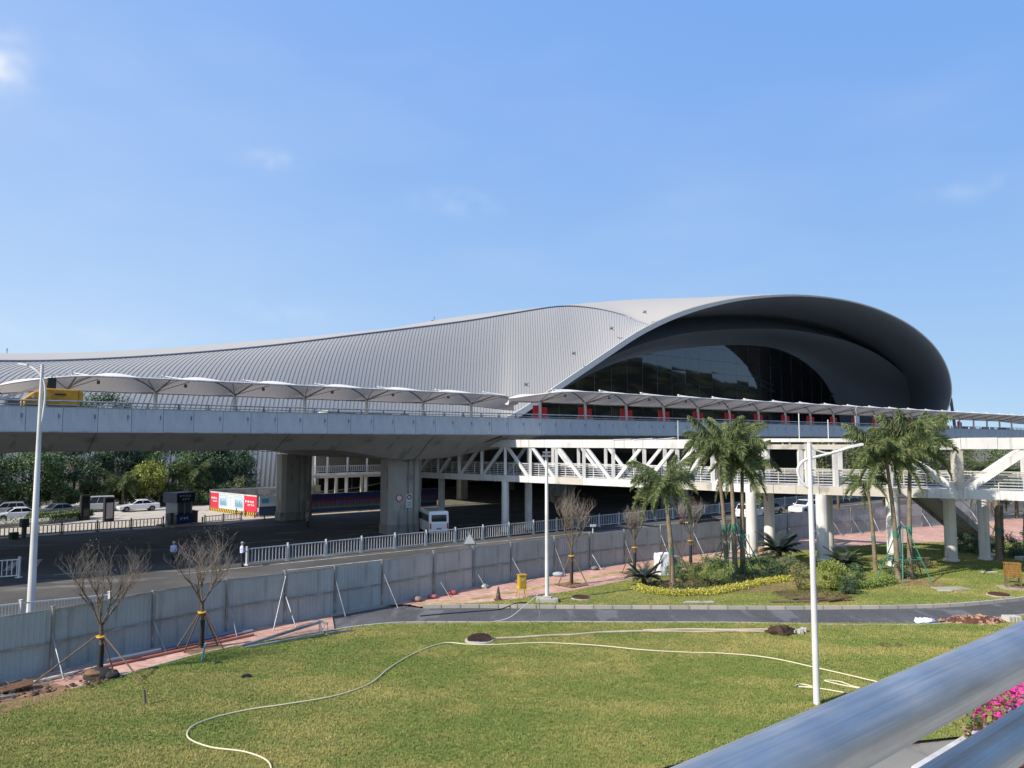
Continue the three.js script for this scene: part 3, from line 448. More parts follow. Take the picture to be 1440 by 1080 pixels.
  // what stands behind the glass: hall floor, galleries, back wall and white roof trusses
  obj('hall_floor', box(150, 0.4, 40, 171, 9.7, z0 - 20.3), std(lin(0.35, 0.34, 0.32), { roughness: 0.3 }), term);
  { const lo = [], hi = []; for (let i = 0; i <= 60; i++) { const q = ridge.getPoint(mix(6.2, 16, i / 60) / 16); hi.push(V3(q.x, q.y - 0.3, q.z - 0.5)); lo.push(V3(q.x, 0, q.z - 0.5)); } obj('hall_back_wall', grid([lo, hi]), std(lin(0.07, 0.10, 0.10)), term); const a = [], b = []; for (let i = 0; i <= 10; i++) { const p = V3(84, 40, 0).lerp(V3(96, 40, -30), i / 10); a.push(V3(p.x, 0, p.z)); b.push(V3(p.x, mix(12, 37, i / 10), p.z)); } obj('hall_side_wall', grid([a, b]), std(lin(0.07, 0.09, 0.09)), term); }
  obj('gallery', [box(138, 1.1, 6, 171, 15.6, z0 - 12), box(138, 1.0, 0.1, 171, 16.6, z0 - 8.9)], std(lin(0.42, 0.45, 0.47)), term);
  const trM = std(lin(0.8, 0.8, 0.78));
  for (const [a, b] of [[[168, 33.5, 80], [206, 23, 84]], [[170, 35.2, 80], [214, 27, 84]], [[150, 30.5, 80], [182, 21.5, 84]]]) {
    const p = P(a), q = P(b); obj('roof_truss', [beam(p, q, 0.5, 0.5), beam(p.clone().add(V3(1, -2.2, 0)), q.clone().add(V3(1, -2.2, 0)), 0.4, 0.4), ...Array.from({ length: 12 }, (_, i) => bar(p.clone().lerp(q, i / 12), p.clone().lerp(q, (i + 0.5) / 12).add(V3(1, -2.2, 0)), 0.12)), ...Array.from({ length: 12 }, (_, i) => bar(p.clone().lerp(q, (i + 1) / 12), p.clone().lerp(q, (i + 0.5) / 12).add(V3(1, -2.2, 0)), 0.12))], trM, term);
  }
  // small crossed roof anchors beside the rim, and the leg at the far end
  for (const [i, off] of [[2.9, 5], [3.7, 5], [4.7, 5], [5.6, 4.5], [6.4, 4]]) { const p = rim.getPoint(i / 19).add(V3(-off, 1.6, i > 5 ? -1 : 0.35)); obj('roof_anchor', [beam(p.clone().add(V3(-0.5, -0.35, 0)), p.clone().add(V3(0.5, 0.35, 0)), 0.12, 0.12), beam(p.clone().add(V3(-0.5, 0.35, 0)), p.clone().add(V3(0.5, -0.35, 0)), 0.12, 0.12), box(0.2, 0.2, 0.9, p.x, p.y, p.z - 0.3)], M.steelDark, term); }
  obj('leg', bar([246.6, 22, 21], [249.5, 9.9, 21], 0.45, 0.45, 10), M.steelDark, term);
  for (const [x, y] of [[6, 24.0], [58, 30.2], [90, 38]]) obj('roof_mast', [bar([x, y - 1.4, -30], [x, y + 0.3, -30], 0.05), box(0.4, 0.06, 0.06, x, y, -30)], M.steelDark, term);
  for (let k = 0; k < 16; k += 4) { const p = ridge.getPoint((1.5 + k * 0.36) / 16); obj('roof_vent', box(0.4, 0.2, 0.4, p.x, p.y + 0.08, p.z), M.galv, term); }
}
{ // glazed vestibule against the terminal wall, above the parapet
  const v = thing('glass_vestibule', 'low blue glass entrance vestibule against the ribbed terminal wall', 'vestibule', [W(42, 45)[0], 9.9, W(42, 45)[1]], TURN);
  const gm = new THREE.MeshPhysicalMaterial({ color: lin(0.07, 0.17, 0.21), roughness: 0.1, ior: 1.5 });
  for (let i = 0; i < 9; i++) obj('pane', box(1.45, 3.0, 0.06, i * 1.5, 1.5, 0), i % 4 === 3 ? M.white : gm, v);
  obj('roof_edge', box(13.8, 0.25, 3, 6, 3.15, -1.2), M.white, v); obj('back_wall', box(13.6, 3, 0.1, 6, 1.5, -2.6), M.steelDark, v); obj('slab', box(14, 1.4, 17, 6, -0.7, -7), M.pier, v);
}

// ---------------------------------------------------------------- white truss footbridge
{
  const base = V3(18.2, 0, -57.9), f = thing('truss_footbridge', 'white steel truss footbridge with railings on round white columns', 'footbridge', [18.2, 0, -57.9]);
  const d1 = V3(0.772, 0, 0.635).normalize(), A1 = V3(18.2 - 24.4 * d1.x, 0, -57.9 - 24.4 * d1.z), d2 = V3(0.8815, 0, 0.472).normalize(), n1 = V3(d1.z, 0, -d1.x), n2 = V3(d2.z, 0, -d2.x), WID = 3.6;
  const put = (n, g, m) => obj(n, (Array.isArray(g) ? g : [g]).map(x => x.translate(-base.x, 0, -base.z)), m, f);
  const at1 = (q, y, w = 0) => A1.clone().addScaledVector(d1, q).addScaledVector(n1, w).setY(y), at2 = (q, y, w = 0) => base.clone().addScaledVector(d2, q).addScaledVector(n2, w).setY(y);
  const yb = 5.2, yt = 8.55;
  for (const side of [0, WID]) {
    // span over the road: 3.05 m bays
    for (let i = -5; i <= 8; i++) {
      const q = i * 3.05;
      put('vertical', beam(at1(q, yb + 0.3, side), at1(q, yt - 0.36, side), 0.27, 0.27), M.white);
      if (i < 8) {
        const up = i < 0 ? true : i < 4 ? false : true, a = at1(q + 0.25, up ? yb + 0.25 : yt - 0.3, side), b = at1(q + 2.8, up ? yt - 0.3 : yb + 0.25, side);
        put('diagonal', beam(a, b, 0.22, 0.27), M.white);
        put('chord', beam(at1(q + 0.008, yt, side), at1(q + 3.042, yt, side), 0.42, 0.72), M.white); put('chord', beam(at1(q + 0.008, yb, side), at1(q + 3.042, yb, side), 0.42, 0.6), i % 4 === 2 ? M.whiteDirty : M.white);
      }
    }
    // landing without diagonals, cladding partly stripped
    for (const q of [0.4, 3.6, 4.1, 6.0, 9.5]) put('vertical', beam(at2(q, yb + 0.3, side), at2(q, yt - 0.36, side), 0.34, 0.3), M.white);
    for (let i = 0; i < 6; i++) { put('chord', beam(at2(i * 1.6 + 0.1, yb, side), at2(i * 1.6 + 1.67, yb, side), 0.42, 0.62), M.whiteDirty); put('chord', beam(at2(i * 1.6 + 0.1, yt - 0.2, side), at2(i * 1.6 + 1.69, yt - 0.2, side), 0.36, 0.34), M.whiteDirty); put('spacer', beam(at2(i * 1.6 + 0.8, yt - 0.03, side), at2(i * 1.6 + 0.8, yt + 0.17, side), 0.12, 0.12), M.whiteDirty); }
    put('chord', beam(at2(0.1, yt + 0.3, side), at2(9.7, yt + 0.3, side), 0.4, 0.26), M.white);
    // next span: 4.2 m bays
    for (let i = 0; i < 6; i++) {
      const q = 9.7 + i * 4.2, rise = 0.045 * i; put('vertical', beam(at2(q + 4.0, yb + 0.3, side), at2(q + 4.0, yt - 0.3, side), 0.5, 0.42), i === 0 ? M.whiteDirty : M.white);
      const down = i % 2 === 0; put('diagonal', beam(at2(q + 0.2, down ? yt - 0.3 : yb + 0.25, side), at2(q + 3.8, down ? yb + 0.25 : yt - 0.3, side), 0.36, 0.46), M.white);
      for (let k = 0; k < 2; k++) { put('chord', beam(at2(q + k * 2.1 + 0.012, yt + rise + 0.03, side), at2(q + k * 2.1 + 2.088, yt + rise + 0.05, side), 0.52, 0.76), M.white); put('chord', beam(at2(q + k * 2.1 + 0.012, yb, side), at2(q + k * 2.1 + 2.088, yb, side), 0.52, 0.6), (i + k) % 3 ? M.white : M.whiteDirty); }
    }
    // railings
    const inn = side ? side - 0.3 : 0.3;
    for (let k = 0; k < 6; k++) { const y = 5.62 + k * 0.2, rr = k === 5 ? 0.04 : 0.022; put('rail', bar(at1(-15, y, inn), at1(24.4, y, inn), rr, rr, 6), M.white); put('rail', bar(at2(0.2, y, inn), at2(34, y, inn), rr, rr, 6), k === 5 ? M.whiteDirty : M.white); }
    const bal = new THREE.BoxGeometry(0.06, 1.1, 0.06);
    for (let q = -14.5; q < 24; q += 1.02) { const p = at1(q, 6.05, inn); inst('baluster', bal, M.white, f, [p.x - base.x, p.y, p.z - base.z], 0.6); }
    for (let q = 0.6; q < 34; q += 1.4) { const p = at2(q, 6.05, inn); inst('baluster', bal, M.whiteDirty, f, [p.x - base.x, p.y, p.z - base.z], 0.5); }
    if (!side) for (let q = -15; q < 22; q += 0.17) { } 
  }
  put('deck', beam(at1(-15.2, 5.33, WID / 2), at1(24.4, 5.33, WID / 2), WID - 0.42, 0.2), M.whiteDirty); put('deck', beam(at2(0.02, 5.34, WID / 2), at2(35, 5.34, WID / 2), WID - 0.52, 0.2), M.whiteDirty);
  for (let i = -4; i <= 8; i += 2) put('cross_beam', beam(at1(i * 3.05, yt, 0.22), at1(i * 3.05, yt, WID - 0.22), 0.25, 0.3), M.white);
  const col = (p, r, m = M.column) => put('column', [new THREE.CylinderGeometry(r, r * 1.04, 4.9, 20).translate(p.x, 2.45, p.z), new THREE.CylinderGeometry(r * 1.35, r * 1.35, 0.14, 20).translate(p.x, 0.2, p.z)], m);
  for (const w of [0, WID]) { col(at1(0, 0, w), 0.36); col(at1(24.4, 0, w), 0.4); col(at2(5, 0, w), 0.42); col(at2(9.6, 0, w), 0.42); col(at2(30, 0, w), 0.42); col(at1(-12.2, 0, w), 0.36); }
  col(at2(13.2, 0, 4.2), 0.4); col(at2(15.4, 0, 6.2), 0.36);
  for (const [q, h] of [[3.6, 1.9], [5.6, 1.4]]) put('antenna', bar(at2(q, yt + 0.4, 0), at2(q, yt + 0.4 + h, 0), 0.035), M.white);
  put('antenna', bar(at1(18.4, yt + 0.3, 0), at1(18.4, yt + 1.9, 0), 0.03), M.white);
  put('wrapping', [0, 1, 2].map(k => beam(at1(12.4 + k * 2.0, yt + 0.37, -0.03), at1(14.2 + k * 2.0, yt + 0.4 + 0.05 * k, -0.03), 0.5, 0.05)), std(lin(0.5, 0.55, 0.62), { roughness: 0.4 }));
  // stair down to the ground on the far side
  const top = V3(31.6, 5.3, -59.2), bot = V3(39.4, 0.15, -63.6), dir = bot.clone().sub(top).setY(0).normalize(), nn = V3(dir.z, 0, -dir.x);
  const st = [], nS = 28; for (let i = 0; i < nS; i++) { const p = top.clone().lerp(bot, (i + 0.5) / nS); st.push(box(0.34, 0.19, 2.3, p.x, p.y - 0.05, p.z, Math.atan2(-dir.z, dir.x))); }
  st.forEach(g => put('step', g, M.whiteDirty));
  for (const k of [-1, 1]) { put('stringer', beam(top.clone().addScaledVector(nn, k * 1.2).add(V3(0, -0.25, 0)), bot.clone().addScaledVector(nn, k * 1.2).add(V3(0, -0.1, 0)), 0.12, 0.5), M.pier); put('rail', bar(top.clone().addScaledVector(nn, k * 1.15).add(V3(0, 1, 0)), bot.clone().addScaledVector(nn, k * 1.15).add(V3(0, 1, 0)), 0.035), M.white); }
  put('stair_landing', box(3.4, 0.3, 3.2, 30.4, 5.15, -58.4, 0.5), M.whiteDirty);
}
{ // lit footbridge seen through the gap behind the road
  const b = thing('far_footbridge', 'sunlit white concrete walkway on slim columns behind the blue hoarding', 'footbridge', [W(36, 42)[0], 0, W(36, 42)[1]], TURN);
  obj('deck', box(20, 0.55, 3, 9, 4.0, 0), M.whiteDirty, b); obj('kerb_band', box(20, 0.35, 0.1, 9, 4.25, 1.56), M.column, b);
  for (let i = 0; i < 7; i++) { obj('column', bar([0.5 + i * 3, 0, 0.9], [0.5 + i * 3, 3.7, 0.9], 0.24, 0.24, 12), M.column, b); obj('upper_column', bar([0.5 + i * 3, 4.3, 1.2], [0.5 + i * 3, 7.6, 1.2], 0.14, 0.14, 10), M.column, b); }
  for (let i = 0; i < 5; i++) obj('column', bar([2 + i * 4, 0, -1.3], [2 + i * 4, 3.7, -1.3], 0.24, 0.24, 12), M.column, b);
  for (const y of [4.6, 5.35]) obj('rail', box(19.6, 0.06, 0.06, 9, y, 1.4), M.white, b);
  stuff(obj('pickets', Array.from({ length: 62 }, (_, i) => box(0.05, 0.8, 0.04, -0.6 + i * 0.31, 4.95, 1.4)), M.white, b)); obj('roof', box(20, 0.2, 3.4, 9, 7.7, 0), M.white, b);
}
// ---------------------------------------------------------------- lamps
function pole(h, r0, r1, seg = 14) { return new THREE.CylinderGeometry(r1, r0, h, seg).translate(0, h / 2, 0); }
{
  const a = thing('street_lamp', 'tall white street lamp with short curved arm, standing on the road behind the hoarding', 'street lamp', [-24.1, 0, -38.5]);
  obj('pole', [pole(12.7, 0.2, 0.075), box(0.5, 0.05, 0.5, 0, 0.025, 0)], M.whiteClean, a);
  obj('arm', tube([[0.04, 9.4, 0], [0.16, 10.2, 0], [0.22, 11.2, 0], [0.1, 11.9, 0], [-0.3, 12.4, 0], [-0.75, 12.66, 0]], 0.055, 30, 8), M.whiteClean, a);
  obj('lamp_head', box(0.5, 0.08, 0.2, -0.98, 12.72, 0, 0, 0, -0.12), M.whiteClean, a);
  const b = thing('street_lamp', 'slim straight white lamp post on a concrete block at the kerb', 'street lamp', [1.9, 0.12, -41.6]);
  obj('pole', pole(8.0, 0.115, 0.085), M.whiteClean, b); obj('lamp_head', [box(0.42, 0.09, 0.42, 0, 8.05, 0), box(0.5, 0.12, 0.5, 0, 7.86, 0), bar([0, 8.1, 0], [0, 8.25, 0], 0.05)], M.galv, b);
  obj('base_block', [box(1.15, 0.22, 0.8, 0, 0.09, 0), box(0.4, 0.1, 0.4, 0, 0.25, 0)], M.kerb, b);
  const c = thing('street_lamp', 'white lamp post on the open lawn with a looping curved arm', 'street lamp', [10.1, 0.1, -25.7]);
  obj('pole', pole(8.65, 0.11, 0.075), M.whiteClean, c);
  obj('arm', tube([[0, 7.1, 0], [-0.17, 7.2, 0], [-0.38, 7.5, 0], [-0.4, 7.78, 0], [-0.2, 8.03, 0], [0.15, 8.14, 0], [0.8, 8.3, 0], [1.5, 8.52, 0]], 0.048, 50, 10), M.whiteClean, c);
  obj('stay', tube([[0.03, 8.5, 0], [0.25, 8.38, 0], [0.6, 8.29, 0], [0.85, 8.31, 0]], 0.03, 20, 8), M.whiteClean, c); obj('lamp_head', box(0.42, 0.07, 0.2, 1.6, 8.545, 0, 0, 0, 0.22), M.whiteClean, c);
  const d = thing('street_lamp', 'white lamp post with a round loop beside the right end of the footbridge', 'street lamp', [33.1, 0.12, -46.4]);
  obj('pole', pole(8.4, 0.13, 0.09), M.whiteClean, d); obj('arm', tube([[0, 6.6, 0], [-0.22, 6.75, 0], [-0.36, 7.0, 0], [-0.28, 7.3, 0], [0.1, 7.45, 0], [1.2, 7.9, 0]], 0.06, 40, 10), M.whiteClean, d);
}

// ---------------------------------------------------------------- vegetation
function leaves(n, place, size, colors, seed, aspect = 0.42, upBias = 0.5) { // folded leaf blades, vertex coloured
  const r = rng(seed), pos = new Float32Array(n * 18), col = new Float32Array(n * 18), c = V3(), d = V3(), s = V3(), up = V3();
  for (let i = 0; i < n; i++) {
    const o = place(r, c, i); const L = size * (0.6 + 0.8 * r());
    d.set(r() - 0.5, (r() - 0.5) * 0.9 + (o?.drop ?? 0), r() - 0.5).normalize(); up.set(r() - 0.5, upBias + r() * 0.6, r() - 0.5).normalize(); s.crossVectors(d, up).normalize().multiplyScalar(L * aspect * 0.5);
    const m = c.clone().addScaledVector(d, L * 0.5), t = c.clone().addScaledVector(d, L), a = m.clone().add(s).addScaledVector(up, L * 0.06), b = m.clone().sub(s).addScaledVector(up, L * 0.06), k = i * 18;
    [c, a, t, c, t, b].forEach((p, j) => { pos[k + j * 3] = p.x; pos[k + j * 3 + 1] = p.y; pos[k + j * 3 + 2] = p.z; });
    const q = colors[Math.min(colors.length - 1, Math.floor(r() * colors.length))], v = 0.95 + 0.6 * r(); for (let j = 0; j < 6; j++) { col[k + j * 3] = q[0] * v; col[k + j * 3 + 1] = q[1] * v; col[k + j * 3 + 2] = q[2] * v; }
  }
  const g = new THREE.BufferGeometry(); g.setAttribute('position', new THREE.BufferAttribute(pos, 3)); g.setAttribute('color', new THREE.BufferAttribute(col, 3)); g.computeVertexNormals(); return g;
}
const leafM = new THREE.MeshPhysicalMaterial({ color: 0xffffff, vertexColors: true, roughness: 0.65, transmission: 0.38, thickness: 0, side: THREE.DoubleSide });
const GREEN = [[0.085, 0.15, 0.045], [0.11, 0.18, 0.05], [0.07, 0.125, 0.04], [0.14, 0.20, 0.06]], DARK = [[0.045, 0.095, 0.035], [0.065, 0.12, 0.045], [0.05, 0.10, 0.04]], YELLOW = [[0.46, 0.44, 0.05], [0.34, 0.36, 0.05], [0.5, 0.42, 0.08]], OLIVE = [[0.09, 0.11, 0.03], [0.12, 0.12, 0.035], [0.07, 0.09, 0.025]], LIME = [[0.24, 0.28, 0.05], [0.28, 0.31, 0.055], [0.16, 0.22, 0.045]];
function clumps(seed, k, rx, ry, rz, cr, cy, shell = 0.55) { // leaves gather round k clump centres inside an ellipsoid
  const r = rng(seed), C = []; for (let i = 0; i < k; i++) { const a = r() * 6.283, z = r() * 2 - 1, q = Math.sqrt(1 - z * z), d = Math.pow(mix(shell, 1, r()), 0.7); C.push([Math.cos(a) * q * rx * d, cy + z * ry * d, Math.sin(a) * q * rz * d, cr * (0.6 + 0.7 * r())]); }
  return (r2, c) => { const q = C[Math.floor(r2() * k)], a = r2() * 6.283, z = r2() * 2 - 1, s = Math.sqrt(1 - z * z), d = q[3] * Math.pow(r2(), 0.45); c.set(q[0] + Math.cos(a) * s * d, q[1] + z * d * 0.8, q[2] + Math.sin(a) * s * d); };
}
function broadTree(name, label, x, z, h, rx, ry, n, size, colors, seed, group) {
  const t = thing(name, label, 'tree', [x, 0, z], 0, group), r = rng(seed), cy = h - ry;
  obj('trunk', [bar([0, 0, 0], [0.1, cy, 0.05], 0.2, 0.12, 8)], M.bark, t);
  obj('limbs', Array.from({ length: 6 }, () => { const a = r() * 6.283; return bar([0.1, cy * (0.5 + 0.4 * r()), 0.05], [Math.cos(a) * rx * 0.7, cy + ry * 0.3 * r(), Math.sin(a) * rx * 0.7], 0.08, 0.03, 5); }), M.bark, t);
  obj('crown', leaves(n, clumps(seed + 1, 46, rx, ry, rx, Math.min(rx, ry) * 0.42, cy), size, colors, seed + 2), leafM, t);
  return t;
}
// trees in front of the terminal wall, beyond the parking
{
  const g = 'trees along the terminal wall';
  const L = [[-8, 56, 8.6, 3.6, 3.0, DARK, 'dark broad tree at the end of the row along the terminal wall'], [0.5, 55, 8.2, 3.0, 2.8, DARK, 'dark tree beside the first parked grey car'], [6.2, 54, 7.2, 2.6, 2.7, GREEN, 'rounded mid green tree behind the parked dark sedan'], [11.5, 58, 8.3, 3.2, 2.6, DARK, 'tall dark tree behind the beige van'], [17.5, 60, 8.4, 3.0, 2.6, DARK, 'tall dark tree between the fan palm and the yellow bush'], [23.5, 57, 8.6, 3.0, 2.9, GREEN, 'tall green tree right behind the white sedan'], [28.8, 58, 8.8, 3.0, 3.2, DARK, 'dark dense tree at the end near the terminal corner'], [33.0, 61, 7.6, 2.6, 2.8, DARK, 'dark bushy tree against the bare ribbed wall']];
  L.forEach(([s, t, h, rx, ry, c, label], i) => { const [x, z] = W(s, t); broadTree('broadleaf_tree', label, x, z, h + 0.6, rx * 1.3, ry * 1.2, 11000, 0.36, c, 300 + i * 7, g); });
  { const [x, z] = W(19.6, 53); broadTree('yellow_tree', 'bright yellow green bush tree behind the white sedan', x, z, 6.0, 2.0, 2.1, 3600, 0.34, [[0.24, 0.27, 0.03], [0.16, 0.22, 0.03], [0.3, 0.3, 0.05]], 390); }
  { const [x, z] = W(15.2, 58.5); broadTree('tall_tree', 'tall dark tree whose top rises above the elevated road beside the yellow crane', x, z, 15.8, 3.0, 4.0, 7000, 0.34, DARK, 395); }
  const low = [[-9, 54], [-5, 53.6], [-1, 54.5], [2.5, 54.0], [6, 55], [9.5, 54.6], [12.2, 55.5], [14.2, 56.4], [18.2, 57], [21, 55], [23.6, 53.4], [27, 52.5], [30.6, 52], [33, 56]];
  low.forEach(([s, t], i) => { const [x, z] = W(s, t), b = thing('shrub', 'low loose shrub under the trees along the parking', 'shrub', [x, 0, z], 0, 'shrubs under the terminal trees'); obj('foliage', leaves(3800, clumps(500 + i, 26, 2.4, 1.5, 1.8, 0.85, 1.7), 0.3, i % 3 ? GREEN : OLIVE, 520 + i), leafM, b); obj('stem', bar([0, 0, 0], [0.05, 0.9, 0], 0.06), M.bark, b); });
  // trees beyond the right end of the footbridge
  const R = [[36, -84, 9.0, 3.2], [43, -88, 8.6, 3.0], [50, -84, 8.8, 3.2], [57, -86, 8.6, 3.0], [64, -84, 8.8, 3.4], [60, -76, 6.5, 2.6]];
  R.forEach(([x, z, h, rx], i) => broadTree('roadside_tree', 'green tree seen through the truss at the far end of the footbridge', x, z, h, rx, 2.8, 3600, 0.32, i % 2 ? GREEN : OLIVE, 600 + i * 5, 'trees beyond the footbridge'));
}

// palms with bushy fox-tail fronds
const frondGeo = (() => {
  const make = (seed, L, rise, droop, dens) => {
    const r = rng(seed), pos = [], col = [], pt = u => V3(L * (u - 0.12 * u * u), rise * u - droop * u * u, 0), c = V3();
    const quad = (a, b, w, q) => { const d = b.clone().sub(a), s = V3().crossVectors(d, V3(r() - 0.5, r() - 0.5, r() - 0.5)).normalize().multiplyScalar(w), m = a.clone().lerp(b, 0.45); m.y += 0.01; [[a, m.clone().add(s), b], [a, b, m.clone().sub(s)]].flat().forEach(p => { pos.push(p.x, p.y, p.z); col.push(...q); }); };
    for (let i = 0; i < dens; i++) {
      const u = 0.16 + 0.84 * (i + r()) / dens, p = pt(u), ang = r() * 6.283, len = 0.60 * Math.sin(Math.PI * Math.min(1, 0.25 + u * 0.72)) * (0.8 + 0.4 * r()), dir = V3(0.75 + 0.3 * r(), Math.cos(ang) * 0.85 - 0.25, Math.sin(ang) * 1.05).normalize();
      const v = 0.7 + 0.6 * r(), q = [[0.15, 0.22, 0.06], [0.20, 0.26, 0.08], [0.10, 0.165, 0.05], [0.28, 0.29, 0.13]][Math.floor(r() * 4)].map(x => x * v); const e = p.clone().addScaledVector(dir, len * (0.7 + 0.6 * r())); e.y -= 0.05 + 0.16 * r(); quad(p, e, 0.015 + 0.008 * r(), q);
    }
    for (let i = 0; i < 10; i++) { const a = pt(i / 10), b = pt((i + 1) / 10), w = 0.028 * (1 - 0.08 * i), q = [0.13, 0.15, 0.05]; for (const s of [V3(0, w, 0), V3(0, 0, w)]) [[a.clone().add(s), b.clone().add(s), b.clone().sub(s)], [a.clone().add(s), b.clone().sub(s), a.clone().sub(s)]].flat().forEach(p => { pos.push(p.x, p.y, p.z); col.push(...q); }); }
    const g = new THREE.BufferGeometry(); g.setAttribute('position', new THREE.Float32BufferAttribute(pos, 3)); g.setAttribute('color', new THREE.Float32BufferAttribute(col, 3)); g.computeVertexNormals(); return boxUV(g);
  };
  return { up: [make(1, 2.3, 2.3, 0.9, 400), make(2, 2.4, 2.0, 1.2, 400)], mid: [make(3, 2.6, 1.4, 1.5, 400), make(4, 2.5, 1.1, 1.7, 400)], low: [make(5, 2.2, 0.6, 2.1, 360), make(6, 1.9, 0.2, 2.2, 360)] };
})();
function palm(label, [x, y, z], h, r0, lean, fr, scale, seed, group, wrap = true) {
  const p = thing('palm_tree', label, 'palm tree', [x, y, z], 0, group), r = rng(seed), tip = V3(lean[0], h, lean[1]);
  const rad = []; const c = new THREE.CatmullRomCurve3([V3(0, 0, 0), V3(lean[0] * 0.3, h * 0.5, lean[1] * 0.3), tip]), rows = [], n = 40;
  for (let i = 0; i <= n; i++) { const u = i / n, q = c.getPoint(u), rr = r0 * (i < 3 ? 1.35 - 0.1 * i : 1.05 - 0.45 * u) * (1 + (i % 4 === 0 ? 0.06 : 0)); rows.push(Array.from({ length: 13 }, (_, k) => V3(q.x + Math.cos(k / 12 * 6.2832) * rr, q.y, q.z + Math.sin(k / 12 * 6.2832) * rr))); }
  obj('trunk', grid(rows, true), M.palmTrunk, p);
  obj('crownshaft', bar(tip, [lean[0] * 1.06, h + 0.9, lean[1] * 1.06], r0 * 0.72, r0 * 0.4, 12), std(lin(0.13, 0.17, 0.07)), p);
  if (wrap) { const w = c.getPoint(0.36), w2 = c.getPoint(0.42); obj('tie_band', bar(w, w2, r0 * 0.98, r0 * 0.98, 12), std(lin(0.05, 0.16, 0.11)), p); }
  const list = []; fr.forEach(([kind, cnt]) => { for (let i = 0; i < cnt; i++) list.push(kind); });
  list.forEach((k, i) => { const arr = frondGeo[k], m = inst('frond', arr[i % arr.length], leafM, p, [lean[0] * 1.05, h + (k === 'up' ? 0.85 : k === 'mid' ? 0.7 : 0.5), lean[1] * 1.05], i * 2.399 + r() * 0.6); m.scale.setScalar(scale * (0.85 + 0.3 * r())); m.rotation.z = (r() - 0.5) * 0.25; m.rotation.order = 'YXZ'; });
  return p;
}
  { const [x, z] = W(16.6, 53.6), p = palm('bushy palm under the trees behind the beige minivan', [x, 0, z], 2.6, 0.22, [0, 0], [['up', 8], ['mid', 10], ['low', 4]], 1.25, 41, null, false); }
  { const [x, z] = W(25.4, 54), p = palm('bushy dark palm under the trees near the printed hoarding', [x, 0, z], 3.6, 0.22, [0, 0], [['up', 8], ['mid', 10], ['low', 6]], 1.3, 42, null, false); }
palm('single palm with drooping fronds at the front of the flower bed', [9.5, 0.13, -45.3], 5.6, 0.17, [-0.35, 0], [['up', 3], ['mid', 7], ['low', 8]], 1.0, 11);
palm('reddish trunk palm leaning left in the group of three palms', [13.9, 0.13, -49.5], 7.8, 0.155, [-0.55, 0.2], [['up', 6], ['mid', 8], ['low', 5]], 1.1, 12, 'three palms tied together with green props');
palm('middle trunk in the group of three palms', [14.35, 0.13, -49.2], 7.9, 0.165, [-0.15, -0.1], [['up', 8], ['mid', 8], ['low', 3]], 1.1, 13, 'three palms tied together with green props');
palm('right hand upright trunk with wrapped foot in the group of three palms', [14.95, 0.13, -49.6], 6.4, 0.175, [0.1, 0], [['up', 5], ['mid', 7], ['low', 6]], 1.1, 14, 'three palms tied together with green props');
palm('left trunk of the two palms under the large bushy crown beside the footbridge', [24.2, 0.13, -48.0], 7.3, 0.16, [-0.5, 0.1], [['up', 10], ['mid', 11], ['low', 7]], 1.15, 15, 'twin palms with green props');
palm('right trunk of the two palms under the large bushy crown beside the footbridge', [25.0, 0.13, -48.1], 7.9, 0.16, [0.25, 0.1], [['up', 13], ['mid', 10], ['low', 5]], 1.2, 16, 'twin palms with green props');
palm('small palm with dark drooping fronds behind the twin palms', [24.4, 0.13, -51.4], 5.4, 0.14, [-0.3, 0], [['up', 1], ['mid', 2], ['low', 4]], 0.85, 17);
palm('dark trunk palm beside the foot of the bridge stair', [35.6, 0.13, -55.9], 5.6, 0.2, [0, 0], [['up', 2], ['mid', 4], ['low', 5]], 1.0, 18);
palm('grey palm standing behind the stair with fronds under the bridge', [37.5, 0.13, -58.5], 4.6, 0.17, [0.2, 0], [['up', 2], ['mid', 4], ['low', 4]], 0.9, 19, 'palms behind the stair');
palm('slender palm further behind the stair', [40.0, 0.13, -59.5], 4.8, 0.15, [0.2, 0], [['up', 2], ['mid', 4], ['low', 4]], 0.9, 20, 'palms behind the stair');
// green prop frames
function props(label, [x, y, z], h, spread, n, mat, ring, turn = 0.4) {
  const p = thing('tree_props', label, 'tree props', [x, y, z], turn); const top = []; 
  for (let i = 0; i < n; i++) { const a = i / n * 6.283 + 0.5; obj('prop', bar([Math.cos(a) * spread, 0, Math.sin(a) * spread], [Math.cos(a) * 0.22, h, Math.sin(a) * 0.22], 0.035, 0.035, 7), mat, p); top.push([Math.cos(a), Math.sin(a)]); }
  for (let i = 0; i < n && ring; i++) { const a = top[i], b = top[(i + 1) % n], q = mix(spread, 0.22, ring / h); obj('tie_bar', bar([a[0] * q, ring, a[1] * q], [b[0] * q, ring, b[1] * q], 0.03, 0.03, 7), mat, p); }
  return p;
}
const greenM = std(lin(0.02, 0.17, 0.12), { roughness: 0.5 });
props('green painted prop frame round the group of three palms', [14.4, 0.13, -49.4], 3.4, 1.9, 6, greenM, 1.3);
props('green painted prop frame round the twin palms', [24.6, 0.13, -48.0], 3.3, 1.6, 5, greenM, 1.35, 0.9);
props('brown prop poles round the single drooping palm', [9.45, 0.13, -45.3], 2.6, 1.4, 4, M.wood, 0, 0.2);

